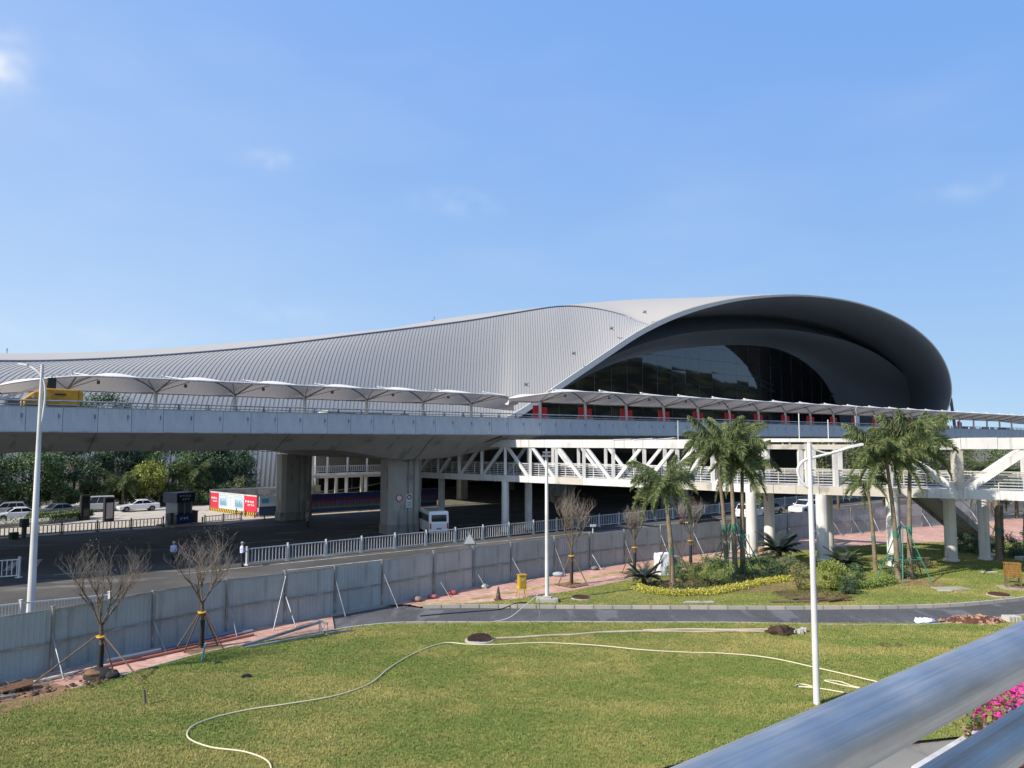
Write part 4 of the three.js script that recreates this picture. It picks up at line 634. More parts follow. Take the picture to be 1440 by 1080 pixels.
// leafless young trees with stakes
function bareTree(label, [x, y, z], h, fork, w, seed) {
  const t = thing('bare_tree', label, 'tree', [x, y, z], 0, 'young leafless trees along the hoarding'), r = rng(seed), G = [], fine = [];
  obj('trunk', [bar([0, 0, 0], [0.03, fork * 0.6, 0], 0.085, 0.075, 9), bar([0.03, fork * 0.6, 0], [0, fork, 0.02], 0.075, 0.065, 9)], M.bark, t);
  obj('trunk_wrap', bar([0, 0.12, 0], [0.026, fork * 0.62, 0], 0.11, 0.1, 10), M.wrap, t);
  const grow = (p, d, L, rad, lev) => {
    const e = p.clone().addScaledVector(d, L * 0.5), e2 = e.clone().addScaledVector(d.clone().add(V3((r() - 0.5) * 0.4, 0.34, (r() - 0.5) * 0.4)).normalize(), L * 0.5);
    const out = lev >= 3 ? fine : G; out.push(bar(p, e, rad, rad * 0.85, lev > 2 ? 3 : 5), bar(e, e2, rad * 0.85, rad * 0.66, lev > 2 ? 3 : 5));
    if (lev > 4) return; const n = lev === 0 ? 3 : lev < 3 ? 3 : 2;
    for (let i = 0; i < n; i++) { const q = i === n - 1 ? e2 : p.clone().lerp(e2, 0.45 + 0.5 * r()), a = r() * 6.283, s = lev < 2 ? 0.72 : 0.95; const nd = d.clone().add(V3(Math.cos(a) * s * w - q.x * 0.22 * lev / 3, 0.14 + 0.12 * r(), Math.sin(a) * s * w - q.z * 0.22 * lev / 3)).normalize(); grow(q, nd, L * (0.62 + 0.22 * r()), rad * 0.62, lev + 1); }
  };
  const H = h - fork; for (let i = 0; i < 5; i++) { const a = i * 1.257 + r() * 0.5; grow(V3(0, fork - 0.05 - 0.1 * r() + (i === 0 ? 0.1 : 0), 0), V3(Math.cos(a) * (0.5 + 0.6 * r()) * w, 1, Math.sin(a) * (0.5 + 0.6 * r()) * w).normalize(), H * (0.28 + 0.1 * r()), 0.034, 0); }
  obj('branches', G, M.bark, t); obj('twigs', fine, M.twig, t);
  obj('dry_leaves', leaves(260, (q, c) => { const a = q() * 6.283, d = Math.sqrt(q()) * H * 0.36 * w; c.set(Math.cos(a) * d, fork + H * (0.3 + 0.65 * q()), Math.sin(a) * d); }, 0.06, [[0.12, 0.07, 0.03], [0.16, 0.1, 0.05], [0.07, 0.06, 0.03]], seed + 5), leafM, t);
  return t;
}
function stakes(label, [x, y, z], h, feet) {
  const s = thing('tree_stakes', label, 'tree stakes', [x, y, z], 0, 'stakes of the young trees'); feet.forEach(([fx, fz], i) => obj('stake', bar([fx, 0, fz], [fx * 0.07, h, fz * 0.07], 0.032, 0.028, 7), i % 2 ? M.wood : M.woodPale, s));
  obj('tie', [new THREE.TorusGeometry(0.14, 0.035, 6, 14).rotateX(Math.PI / 2).translate(0, h - 0.05, 0), box(0.34, 0.05, 0.12, 0, h - 0.02, 0.02, 0.3)], std(lin(0.6, 0.34, 0.03)), s);
}
const bt = [[[-15.3, 0.1, -28.7], 5.3, 1.85, 0.66, 'leafless tree in a black root bag at the corner of the lawn'], [[-13.1, 0.1, -32.5], 5.3, 1.9, 0.8, 'leafless tree in a square soil pit on the red path beside the steel frame'], [[3.6, 0.13, -46.4], 5.7, 2.2, 0.72, 'leafless tree beside the slim straight lamp post'], [[8.1, 0.13, -50.6], 4.4, 2.1, 0.55, 'thin leafless tree behind the drooping palm fronds'], [[12.6, 0.13, -54.0], 4.9, 2.1, 0.65, 'leafless tree beside the wrapped stone block']];
const feet = [[[-1.9, 0.95], [0.75, 0.3], [1.95, 0.75]], [[-0.95, 0.3], [-0.42, 0.7], [0.55, -0.4], [1.1, 0.35]], [[-0.85, 0.3], [-0.1, 0.75], [0.95, 0.35], [0.1, -0.7]], [[-0.9, 0.3], [0.9, 0.4], [0, -0.8]], [[-0.9, 0.4], [1.1, 0.3], [0.3, -0.8]]];
const stakeLabels = ['three wide stakes of the leafless tree in the black root bag', 'four close stakes of the leafless tree in the square soil pit', 'stakes of the leafless tree beside the slim straight lamp post', 'stakes of the thin leafless tree behind the drooping palm', 'stakes of the leafless tree beside the wrapped stone block'];
bt.forEach(([p, h, f, w, label], i) => { bareTree(label, p, h, f, w, 700 + i * 3); stakes(stakeLabels[i], p, f * 0.8, feet[i]); });
for (const [x, z] of [[41, -64.5], [46, -66.5]]) { bareTree('young leafless tree standing on the far path behind the stair', [x, 0.13, z], 4.5, 2.1, 0.8, 770 + x); stakes('stakes of a young tree on the far path behind the stair', [x, 0.13, z], 1.9, feet[3]); }
for (const [x, z, a] of [[-13.1, -32.5, 0.9], [3.6, -46.4, 0.75], [8.1, -50.6, 0.7], [12.6, -54, 0.7]]) structure(obj('soil_pit', poly([[-0.75, -0.75], [0.75, -0.75], [0.75, 0.75], [-0.75, 0.75]]).rotateY(a).translate(x, x < -5 ? 0.112 : 0.142, z), M.dirt));

// cycads
function cycad(label, [x, y, z], sc, n, seed) {
  const c = thing('cycad', label, 'cycad', [x, y, z], 0, 'cycads'), r = rng(seed); obj('trunk', [bar([0, 0, 0], [0, 0.5 * sc, 0], 0.2 * sc, 0.16 * sc, 10)], M.wood, c);
  const make = (rise, droop) => { const pos = [], col = []; const L = 1.15; for (let i = 0; i < 56; i++) { const u = 0.12 + 0.88 * i / 56, p = V3(L * u, rise * u - droop * u * u, 0); for (const k of [-1, 1]) { const len = 0.3 * Math.sin(Math.PI * (0.15 + 0.8 * u)), e = V3(p.x + len * 0.55, p.y + len * 0.3, k * len); const q = [0.05, 0.085, 0.03].map(v => v * (0.8 + 0.6 * hash(i, k + 2, 9))); [[p.x - 0.022, p.y, 0], [p.x + 0.024, p.y, 0], [e.x, e.y, e.z]].forEach(v => { pos.push(...v); col.push(...q); }); } } const g = new THREE.BufferGeometry(); g.setAttribute('position', new THREE.Float32BufferAttribute(pos, 3)); g.setAttribute('color', new THREE.Float32BufferAttribute(col, 3)); g.computeVertexNormals(); return boxUV(g); };
  const gs = [make(1.5, 0.5), make(0.95, 0.5), make(0.5, 0.5)];
  for (let i = 0; i < n; i++) { const m = inst('frond', gs[i % 3], leafM, c, [0, 0.45 * sc, 0], i * 2.399); m.scale.setScalar(sc * (0.8 + 0.35 * r())); }
}
cycad('fan of stiff fronds at the left end of the flower bed', [7.9, 0.13, -45.9], 0.95, 46, 31);
cycad('dark dense cycad in front of the round bridge column', [19.4, 0.13, -55.6], 1.3, 60, 32);
cycad('dark low cycad behind the large yellow green bush', [22.2, 0.13, -51.2], 1.0, 50, 33);

// bushes, flower bed
function bush(name, label, [x, y, z], rx, ry, n, size, colors, seed, group) { const b = thing(name, label, 'bush', [x, y, z], 0, group); obj('foliage', leaves(n, clumps(seed, 40, rx, ry, rx, Math.min(rx, ry) * 0.4, ry * 0.95, 0.5), size, colors, seed + 1), leafM, b); obj('stems', Array.from({ length: 5 }, (_, i) => bar([0, 0, 0], [Math.cos(i * 1.26) * rx * 0.5, ry, Math.sin(i * 1.26) * rx * 0.5], 0.025, 0.012, 5)), M.bark, b); return b; }
bush('bush', 'large round green bush in the middle of the flower bed', [12.1, 0.13, -46.3], 1.35, 0.85, 5200, 0.11, [[0.15, 0.21, 0.05], [0.19, 0.25, 0.06], [0.10, 0.15, 0.035]], 800);
bush('bush', 'dark green bush at the foot of the three palms', [15.9, 0.13, -48.6], 1.5, 0.6, 3800, 0.11, DARK, 810);
bush('bush', 'dark bush right behind the large round bush', [10.7, 0.13, -48.0], 0.9, 0.6, 2200, 0.11, GREEN, 815);
bush('bush', 'pale leaved bush at the right end of the flower bed', [17.6, 0.13, -48.6], 0.9, 0.75, 2800, 0.10, [[0.16, 0.18, 0.07], [0.2, 0.22, 0.09], [0.11, 0.14, 0.05]], 820);
bush('bush', 'grey green twiggy bush between the dark bush and pale bush', [16.8, 0.13, -50.2], 0.8, 0.75, 1500, 0.09, OLIVE, 825);
bush('bush', 'small yellow topped twiggy bush on the bare soil', [16.7, 0.13, -44.7], 0.62, 0.85, 1500, 0.10, [[0.2, 0.2, 0.04], [0.13, 0.14, 0.03], [0.16, 0.12, 0.06]], 830);
bush('bush', 'large yellow green bush beside the lamp post on the lawn', [18.55, 0.13, -44.6], 0.74, 0.88, 5200, 0.12, LIME, 835);
bush('bush', 'small dark bush tucked against the large yellow green bush', [19.1, 0.13, -43.6], 0.5, 0.5, 1600, 0.10, DARK, 840);
bush('bush', 'mid green bush behind the bright ground plants', [21.0, 0.13, -47.4], 0.75, 0.5, 2000, 0.11, GREEN, 845);
bush('bush', 'dark bush at the foot of the twin palms', [24.6, 0.13, -48.8], 1.3, 0.75, 3000, 0.11, DARK, 850);
bush('bush', 'dark hedge like bush to the right of the dark palm trunk', [38.8, 0.13, -57.0], 2.2, 1.0, 4200, 0.14, DARK, 855); bush('bush', 'low dark bush at the bottom of the bridge stair', [36.2, 0.13, -59.2], 1.7, 0.8, 3200, 0.14, DARK, 860);
bush('bush', 'dry brown bush beside the leaning white column', [28.1, 0.13, -52.3], 0.6, 0.55, 1200, 0.1, [[0.12, 0.09, 0.05], [0.09, 0.08, 0.04]], 865);
function groundCover(label, path, width, h, n, colors, seed, y) {
  const c = new THREE.CatmullRomCurve3(path.map(([x, z]) => V3(x, y, z))); const pl = (r, o) => { const u = r(), p = c.getPoint(u), t = c.getTangent(u), k = (r() + r() - 1) * width; o.set(p.x - t.z * k, y + h * Math.pow(r(), 0.8) * (1 - 0.5 * Math.abs(k / width)), p.z + t.x * k); };
  const m = obj('ground_cover', leaves(n, pl, 0.12, colors, seed), leafM); tag(m, label, 'plants'); stuff(m);
}
groundCover('yellow leaved ground plants edging the flower bed', [[7.3, -44.9], [8.0, -43.8], [9.3, -43.2], [11.2, -43.6], [12.8, -44.6], [14.4, -45.9], [15.8, -46.9], [17.4, -47.6]], 0.55, 0.36, 6500, YELLOW, 900, 0.13);
groundCover('olive ground plants inside the flower bed', [[8.4, -45.6], [10.5, -45.2], [13, -46.8], [15, -48.2]], 0.9, 0.4, 3500, OLIVE, 901, 0.13);
groundCover('bright green ground plants between the yellow green bush and twin palms', [[19.6, -45.4], [20.8, -45.2], [22.4, -46.2], [23.4, -47.2]], 0.55, 0.5, 3800, [[0.16, 0.24, 0.03], [0.11, 0.18, 0.03], [0.22, 0.26, 0.05]], 902, 0.13);
groundCover('low dark green plants beside the footbridge columns', [[17.5, -55.0], [18.6, -54.4], [20.4, -54.6]], 0.7, 0.3, 1600, GREEN, 903, 0.13);
const blob = (cx, cz, rx, rz, seed, n = 26) => Array.from({ length: n }, (_, i) => { const a = i / n * 6.283, k = 0.8 + 0.4 * fbm(Math.cos(a) * 2 + 5, Math.sin(a) * 2 + 5, 0, 0, 3, seed); return [cx + Math.cos(a) * rx * k, cz - Math.sin(a) * rz * k]; });
structure(obj('soil', poly(blob(17.0, -43.2, 2.2, 1.7, 1), 0.155), std(lin(0.30, 0.20, 0.12), { map: T.dirt })));
structure(obj('soil', poly(blob(24.7, -47.0, 1.9, 1.3, 2), 0.155), M.dirt)); structure(obj('soil', poly(blob(12.4, -46.2, 5.0, 2.4, 3), 0.15), M.dirt));
structure(obj('soil', poly(blob(-17.6, -26.4, 2.2, 1.7, 4), 0.125), M.dirt));
{ // clipped hedge island in the parking
  const [hx, hz] = W(8.8, 37); const isl = [[-9, 3.2], [6.2, 1.2], [9.5, -1.2], [10.6, -3.4], [9.4, -4.8], [5, -4.2], [-9, -2.6]];
  const h = thing('clipped_hedge', 'low clipped hedge island beside the parked cars', 'hedge', [W(0, 38)[0], 0, W(0, 38)[1]], TURN);
  obj('soil', slab(isl, 0.01, 0.3), M.kerb2, h);
  const top = (r, o) => { const i = Math.floor(r() * 5), a = isl[i], b = isl[i + 1], u = r(), k = r() * 0.9, nx = -(b[1] - a[1]), nz = b[0] - a[0], l = Math.hypot(nx, nz); o.set(mix(a[0], b[0], u) - nx / l * -k * 0.9, 0.3 + 0.62 * r(), mix(a[1], b[1], u) - nz / l * k * 0.9); };
  obj('foliage', leaves(9000, (r, o) => { top(r, o); }, 0.2, [[0.09, 0.14, 0.02], [0.06, 0.11, 0.02], [0.13, 0.17, 0.03]], 910), leafM, h);
}
// ---------------------------------------------------------------- vehicles (local x = forward)
function wheelSet(v, xs, half, R) {
  for (const x of xs) for (const k of [-1, 1]) {
    const w = new THREE.Group(); w.name = 'wheel'; w.position.set(x, R, k * (half - 0.1)); v.add(w);
    obj('tyre', new THREE.TorusGeometry(R * 0.78, R * 0.24, 10, 24).scale(1, 1, 1.25), M.rubber, w); obj('rim', [new THREE.CylinderGeometry(R * 0.6, R * 0.6, 0.13, 18).rotateX(Math.PI / 2), ...Array.from({ length: 5 }, (_, i) => box(R * 1.05, 0.05, 0.02, 0, 0, k * 0.075, 0, 0, i * 0.628))], M.galv, w);
  }
}
const arch = (x, R) => Array.from({ length: 7 }, (_, i) => { const a = Math.PI * i / 6; return [x + Math.cos(a) * R * 1.16, 0.34 + Math.sin(a) * R * 1.12]; });
function car(name, label, [x, z], turn, paint, o) {
  const v = thing(name, label, o.cat ?? 'car', [x, 0.006, z], turn, o.group), { L, Hh, half } = o, m = new THREE.MeshPhysicalMaterial({ color: lin(...paint), roughness: 0.35, clearcoat: 0.8, clearcoatRoughness: 0.05 }), xf = L / 2, R = o.R ?? 0.33, wf = xf - (o.of ?? 0.88), wr = -xf + (o.or ?? 0.9), bh = o.belt;
  const low = [[-xf + 0.06, 0.3], ...arch(wr, R).reverse(), ...arch(wf, R).reverse(), [xf - 0.05, 0.3], [xf, 0.5], [xf - 0.04, o.nose], [o.cowl, bh], [o.tail, bh + 0.02], [-xf + 0.05, o.boot], [-xf, 0.55]];
  obj('body', profile(low, half * 2, 0.06), m, v);
  const cab = [[o.cowl + 0.05, bh - 0.03], [o.roofF, Hh - 0.03], [(o.roofF + o.roofR) / 2, Hh], [o.roofR, Hh - 0.03], [o.tail - 0.02, bh - 0.03]], cw = half * 2 - 0.22;
  const cg = profile(cab, cw, 0.08); { const p = cg.attributes.position; for (let i = 0; i < p.count; i++) { const k = clamp((p.getY(i) - bh) / (Hh - bh)); p.setZ(i, p.getZ(i) * (1.04 - 0.12 * k)); } cg.computeVertexNormals(); } obj('cabin', cg, m, v);
  // window panes on the tapering cabin sides
  const side = (pts, k) => { const g = new THREE.ShapeGeometry(new THREE.Shape(pts.map(p => new THREE.Vector2(...p)))), p = g.attributes.position; for (let i = 0; i < p.count; i++) { const q = clamp((p.getY(i) - bh) / (Hh - bh)); p.setZ(i, k * (cw / 2 * (1.04 - 0.12 * q) + 0.006)); } g.computeVertexNormals(); return g; };
  const xl = y => mix(o.cowl + 0.05, o.roofF, clamp((y - bh) / (Hh - bh))) - 0.12, xr = y => mix(o.tail, o.roofR, clamp((y - bh) / (Hh - bh))) + 0.12, y0 = bh + 0.05, y1 = Hh - 0.12;
  for (const k of [-1, 1]) for (let i = 0; i < o.panes; i++) { const f0 = i / o.panes, f1 = (i + 1) / o.panes, ga = 0.035; obj('window', side([[mix(xr(y0), xl(y0), f0) + ga, y0], [mix(xr(y0), xl(y0), f1) - ga, y0], [mix(xr(y1), xl(y1), f1) - ga, y1], [mix(xr(y1), xl(y1), f0) + ga, y1]], k), M.glass, v); }
  const scr = (xa, xb, k) => beam([mix(xa, xb, 0.12) + k * 0.02, mix(bh, Hh, 0.12), 0], [mix(xa, xb, 0.86) + k * 0.02, mix(bh, Hh, 0.86), 0], cw - 0.28, 0.05);
  obj('windscreen', scr(o.cowl + 0.05, o.roofF, 1), M.glass, v); obj('rear_window', scr(o.tail, o.roofR, -1), M.glass, v);
  for (const k of [-1, 1]) { obj('headlight', box(0.1, 0.13, 0.38, xf - 0.04, o.nose - 0.12, k * (half - 0.28)), M.whiteClean, v); obj('taillight', box(0.08, 0.14, 0.32, -xf + 0.05, o.boot - 0.14, k * (half - 0.24)), M.red, v); obj('mirror', box(0.14, 0.12, 0.2, o.cowl - 0.15, bh + 0.1, k * (half + 0.06)), m, v); }
  obj('number_plate', box(0.03, 0.12, 0.42, -xf - 0.005, 0.62, 0), M.whiteClean, v);
  wheelSet(v, [wf, wr], half, R); return v;
}
const SEDAN = { L: 4.7, Hh: 1.46, half: 0.91, belt: 0.92, nose: 0.72, cowl: 0.95, roofF: 0.2, roofR: -0.95, tail: -1.65, boot: 0.96, panes: 2 };
const SUV = { L: 4.6, Hh: 1.68, half: 0.93, belt: 1.05, nose: 0.88, cowl: 1.0, roofF: 0.35, roofR: -1.6, tail: -2.0, boot: 1.05, panes: 3, R: 0.36 };
const VAN = { L: 4.9, Hh: 1.95, half: 0.88, belt: 1.05, nose: 0.98, cowl: 1.85, roofF: 1.15, roofR: -2.15, tail: -2.3, boot: 1.1, panes: 4, cat: 'van', of: 0.75 };
car('parked_car', 'white sedan parked alone beyond the hedge island', W(17.2, 47.4), TURN + Math.PI, [0.75, 0.76, 0.78], SEDAN);
car('parked_van', 'beige minivan parked behind the dark sign pillar', W(12.6, 49.8), TURN + Math.PI, [0.55, 0.52, 0.46], VAN);
car('parked_car', 'dark grey sedan parked between the minivan and the lamp post', W(8.2, 46.5), TURN + Math.PI + 0.25, [0.10, 0.12, 0.14], SEDAN);
car('parked_car', 'silver grey sport utility car parked under the trees', W(3.6, 49.5), TURN + Math.PI - 0.15, [0.26, 0.26, 0.28], SUV);
car('parked_car', 'white hatchback parked in front of the silver sport utility car', W(4.0, 43.8), TURN + Math.PI, [0.7, 0.72, 0.74], { ...SEDAN, L: 4.2, tail: -1.85, boot: 0.98 });
car('parked_car', 'dark car half out of view beside the white hatchback', W(-1.6, 44.5), TURN + Math.PI, [0.03, 0.03, 0.035], SUV);
car('road_car', 'white sport utility car on the road behind the first bridge columns', W(70.5, -5.2), TURN + 0.1, [0.72, 0.73, 0.74], SUV);
car('road_car', 'white sport utility car on the road behind the lamp post on the lawn', W(80.5, -6.0), TURN + Math.PI, [0.72, 0.73, 0.74], SUV);
car('road_car', 'dark car on the road behind the drooping palm', W(58.5, -7.5), TURN, [0.03, 0.032, 0.036], SEDAN);
car('road_car', 'dark blue car on the road between the two white sport utility cars', W(75.5, -4.0), TURN + Math.PI, [0.03, 0.035, 0.06], SEDAN);
for (const [s, t, c, l] of [[156, 4, [0.7, 0.7, 0.7], 'white car on the elevated road under the far end of the canopy'], [166, 4, [0.6, 0.6, 0.62], 'silver car on the elevated road next to the far white car'], [176, 4.5, [0.03, 0.03, 0.03], 'black car on the elevated road at its far end']]) { const m = car('deck_car', l, W(s, t), TURN, c, SUV); m.position.y = 9.94; }
{ // white minibus beside the pier, seen from behind
  const v = thing('white_minibus', 'white minibus parked behind the picket fence beside the grooved pier', 'van', [W(34.0, 4.9)[0], 0, W(34.0, 4.9)[1]], 1.9), m = new THREE.MeshPhysicalMaterial({ color: lin(0.76, 0.77, 0.78), roughness: 0.35, clearcoat: 0.6 });
  const g = profile([[-2.6, 0.35], ...arch(-1.6, 0.35).reverse(), ...arch(1.7, 0.35).reverse(), [2.6, 0.35], [2.68, 0.9], [2.45, 1.2], [1.85, 2.1], [1.5, 2.3], [-2.45, 2.32], [-2.6, 2.1], [-2.68, 1.2]], 1.85, 0.08);
  obj('body', g, m, v); obj('rear_window', box(0.04, 0.62, 1.4, -2.655, 1.7, 0, 0, 0, -0.07), M.glass, v);
  for (const k of [-1, 1]) { for (let i = 0; i < 4; i++) obj('window', box(0.98, 0.62, 0.03, -1.85 + i * 1.06, 1.68, k * 0.925), M.glass, v); obj('taillight', box(0.05, 0.5, 0.12, -2.67, 1.0, k * 0.8), M.red, v); obj('mirror', box(0.1, 0.3, 0.16, 2.2, 1.5, k * 1.02), M.black, v); }
  obj('windscreen', beam([2.44, 1.25, 0], [1.93, 2.03, 0], 1.6, 0.05), M.glass, v); obj('number_plate', box(0.02, 0.14, 0.45, -2.69, 0.75, 0), std(lin(0.12, 0.25, 0.42)), v); obj('bumper', box(0.14, 0.2, 1.8, -2.66, 0.45, 0), M.whiteDirty, v); wheelSet(v, [-1.6, 1.7], 0.92, 0.35);
}
{ // yellow mobile crane on the elevated road
  const c = thing('yellow_crane', 'orange yellow mobile crane working on the elevated road', 'crane', [W(2.3, 4.2)[0], 9.94, W(2.3, 4.2)[1]], TURN), y = std(lin(0.68, 0.33, 0.02), { roughness: 0.45, map: T.fine });
  obj('carrier', profile([[-2.9, 0.55], [2.6, 0.55], [2.6, 1.05], [-1.9, 1.2], [-2.9, 1.0]], 2.3, 0.06), M.steelDark, c); wheelSet(c, [-2.0, 1.0, 2.0], 1.15, 0.5);
  obj('housing', profile([[-1.75, 1.25], [1.45, 1.25], [1.45, 2.42], [-0.45, 2.46], [-1.2, 2.2], [-1.75, 1.7]], 2.2, 0.08), y, c); obj('counterweight', profile([[1.45, 1.35], [1.75, 1.4], [1.75, 2.3], [1.45, 2.4]], 2.0, 0.06), y, c);
  obj('engine_box', box(0.5, 0.72, 0.55, -0.12, 2.85, 0.35), M.black, c); obj('hood_flap', profile([[-0.75, 2.47], [-0.45, 2.47], [-0.3, 3.0], [-0.55, 2.9]], 0.9, 0.02), y, c); obj('vent_grille', box(0.7, 0.1, 0.03, 0.35, 2.05, 1.11), M.black, c); obj('lamp', box(0.12, 0.2, 0.05, -1.25, 1.85, 1.11), M.whiteClean, c);
  obj('boom', [beam([-0.5, 2.7, 0.2], [-3.3, 1.55, 0.2], 0.22, 0.16)], M.whiteDirty, c); obj('cab', profile([[-2.9, 1.1], [-1.9, 1.2], [-1.95, 1.75], [-2.7, 1.75]], 1.2, 0.05), M.steelDark, c);
}

// ---------------------------------------------------------------- booth, signs, hoardings in the parking
const scribble = (seed, n, w, h, size, ink) => (ctx, W0, H0) => {};
function glyphs(ctx, x, y, s, n, seed, ink) { const r = rng(seed); ctx.strokeStyle = ink; ctx.lineWidth = s * 0.13; for (let i = 0; i < n; i++) { const X = x + i * s * 1.15; for (let k = 0; k < 5; k++) { ctx.beginPath(); if (k % 2) { const yy = y + s * (0.1 + 0.8 * r()); ctx.moveTo(X + s * 0.05, yy); ctx.lineTo(X + s * 0.95, yy); } else { const xx = X + s * (0.15 + 0.7 * r()); ctx.moveTo(xx, y + s * 0.05); ctx.lineTo(xx + s * (r() - 0.5) * 0.4, y + s * 0.95); } ctx.stroke(); } } }
{
  const b = thing('guard_booth', 'dark blue guard booth with white lettering at the parking entrance', 'booth', [W(16.9, 27.4)[0], 0, W(16.9, 27.4)[1]], TURN + 0.45), blue = std(lin(0.02, 0.035, 0.11), { roughness: 0.4 });
  obj('plinth', box(3.4, 0.2, 2.6, 0, 0.1, 0), M.kerb, b);
  obj('lower_wall', box(1.9, 1.0, 1.7, 0, 0.7, 0), blue, b); obj('cabin', [box(0.12, 1.2, 1.7, -0.89, 1.8, 0), box(0.12, 1.2, 1.7, 0.89, 1.8, 0), box(1.66, 1.2, 0.1, 0, 1.8, -0.8), box(0.08, 1.2, 0.1, 0, 1.8, 0.8)], std(lin(0.35, 0.38, 0.42)), b);
  for (const k of [-1, 1]) obj('window', box(0.78, 1.0, 0.04, k * 0.42, 1.82, 0.78), new THREE.MeshPhysicalMaterial({ color: lin(0.12, 0.14, 0.16), roughness: 0.08 }), b);
  obj('roof_sign', [box(2.3, 1.0, 2.0, 0, 2.92, 0)], blue, b);
  const signMat = (draw) => std(0xffffff, { map: canvasTex(256, 128, draw), roughness: 0.6 });
  const lab = new THREE.PlaneGeometry(2.2, 0.9).translate(0, 2.92, 1.004); obj('roof_lettering', lab, signMat((c, w, h) => { c.fillStyle = '#16233f'; c.fillRect(0, 0, w, h); glyphs(c, 30, 20, 38, 4, 3, '#b8c0cc'); glyphs(c, 70, 74, 34, 3, 8, '#b8c0cc'); }), b, true);
  const lab2 = new THREE.PlaneGeometry(1.5, 0.6).translate(0, 0.75, 0.856); obj('wall_lettering', lab2, signMat((c, w, h) => { c.fillStyle = '#1d3a86'; c.fillRect(0, 0, w, h); glyphs(c, 40, 36, 52, 3, 13, '#e8ecf4'); }), b, true);
  for (const [x, z] of [[-1.5, 0.6], [1.55, 0.6], [1.9, -0.3]]) obj('barrier_unit', [box(0.4, 1.15, 0.4, x, 0.75, z), box(0.5, 0.1, 0.5, x, 1.36, z)], M.steelDark, b);
  for (const x of [-2.2, 2.3]) obj('bollard', bar([x, 0, 0.9], [x, 0.7, 0.9], 0.09), M.whiteDirty, b);
}
{
  const s = thing('sign_pillar', 'black sign pillar with grey panel beside the hedge island', 'sign', [W(11.9, 36.4)[0], 0, W(11.9, 36.4)[1]], TURN + 0.35);
  obj('frame', [box(1.1, 2.6, 0.34, 0, 1.3, 0)], M.black, s); obj('panel', box(0.74, 1.75, 0.05, 0, 1.18, 0.18), std(lin(0.32, 0.32, 0.33)), s); obj('screen', box(0.8, 0.45, 0.05, 0, 2.25, 0.18), M.glass, s);
  const s2 = thing('sign_pillar', 'black pillar standing in the hedge island', 'sign', [W(10.0, 39.2)[0], 0, W(10.0, 39.2)[1]], TURN + 0.35); obj('frame', [box(1.0, 2.8, 0.34, 0, 1.4, 0)], M.black, s2); obj('panel', box(0.7, 2.3, 0.04, 0, 1.45, 0.18), M.glass, s2);
  const s3 = thing('barrier_post', 'dark square barrier post at the brown railing', 'post', [W(3.0, 25.0)[0], 0, W(3.0, 25.0)[1]], TURN + 0.4); obj('box', box(0.6, 0.75, 0.45, 0, 1.35, 0), std(lin(0.07, 0.075, 0.07)), s3); obj('post', box(0.22, 1.0, 0.22, 0, 0.5, 0), M.steelDark, s3); obj('planter', box(0.6, 0.6, 0.5, -0.85, 0.3, 0), std(lin(0.03, 0.06, 0.03)), s3);
}
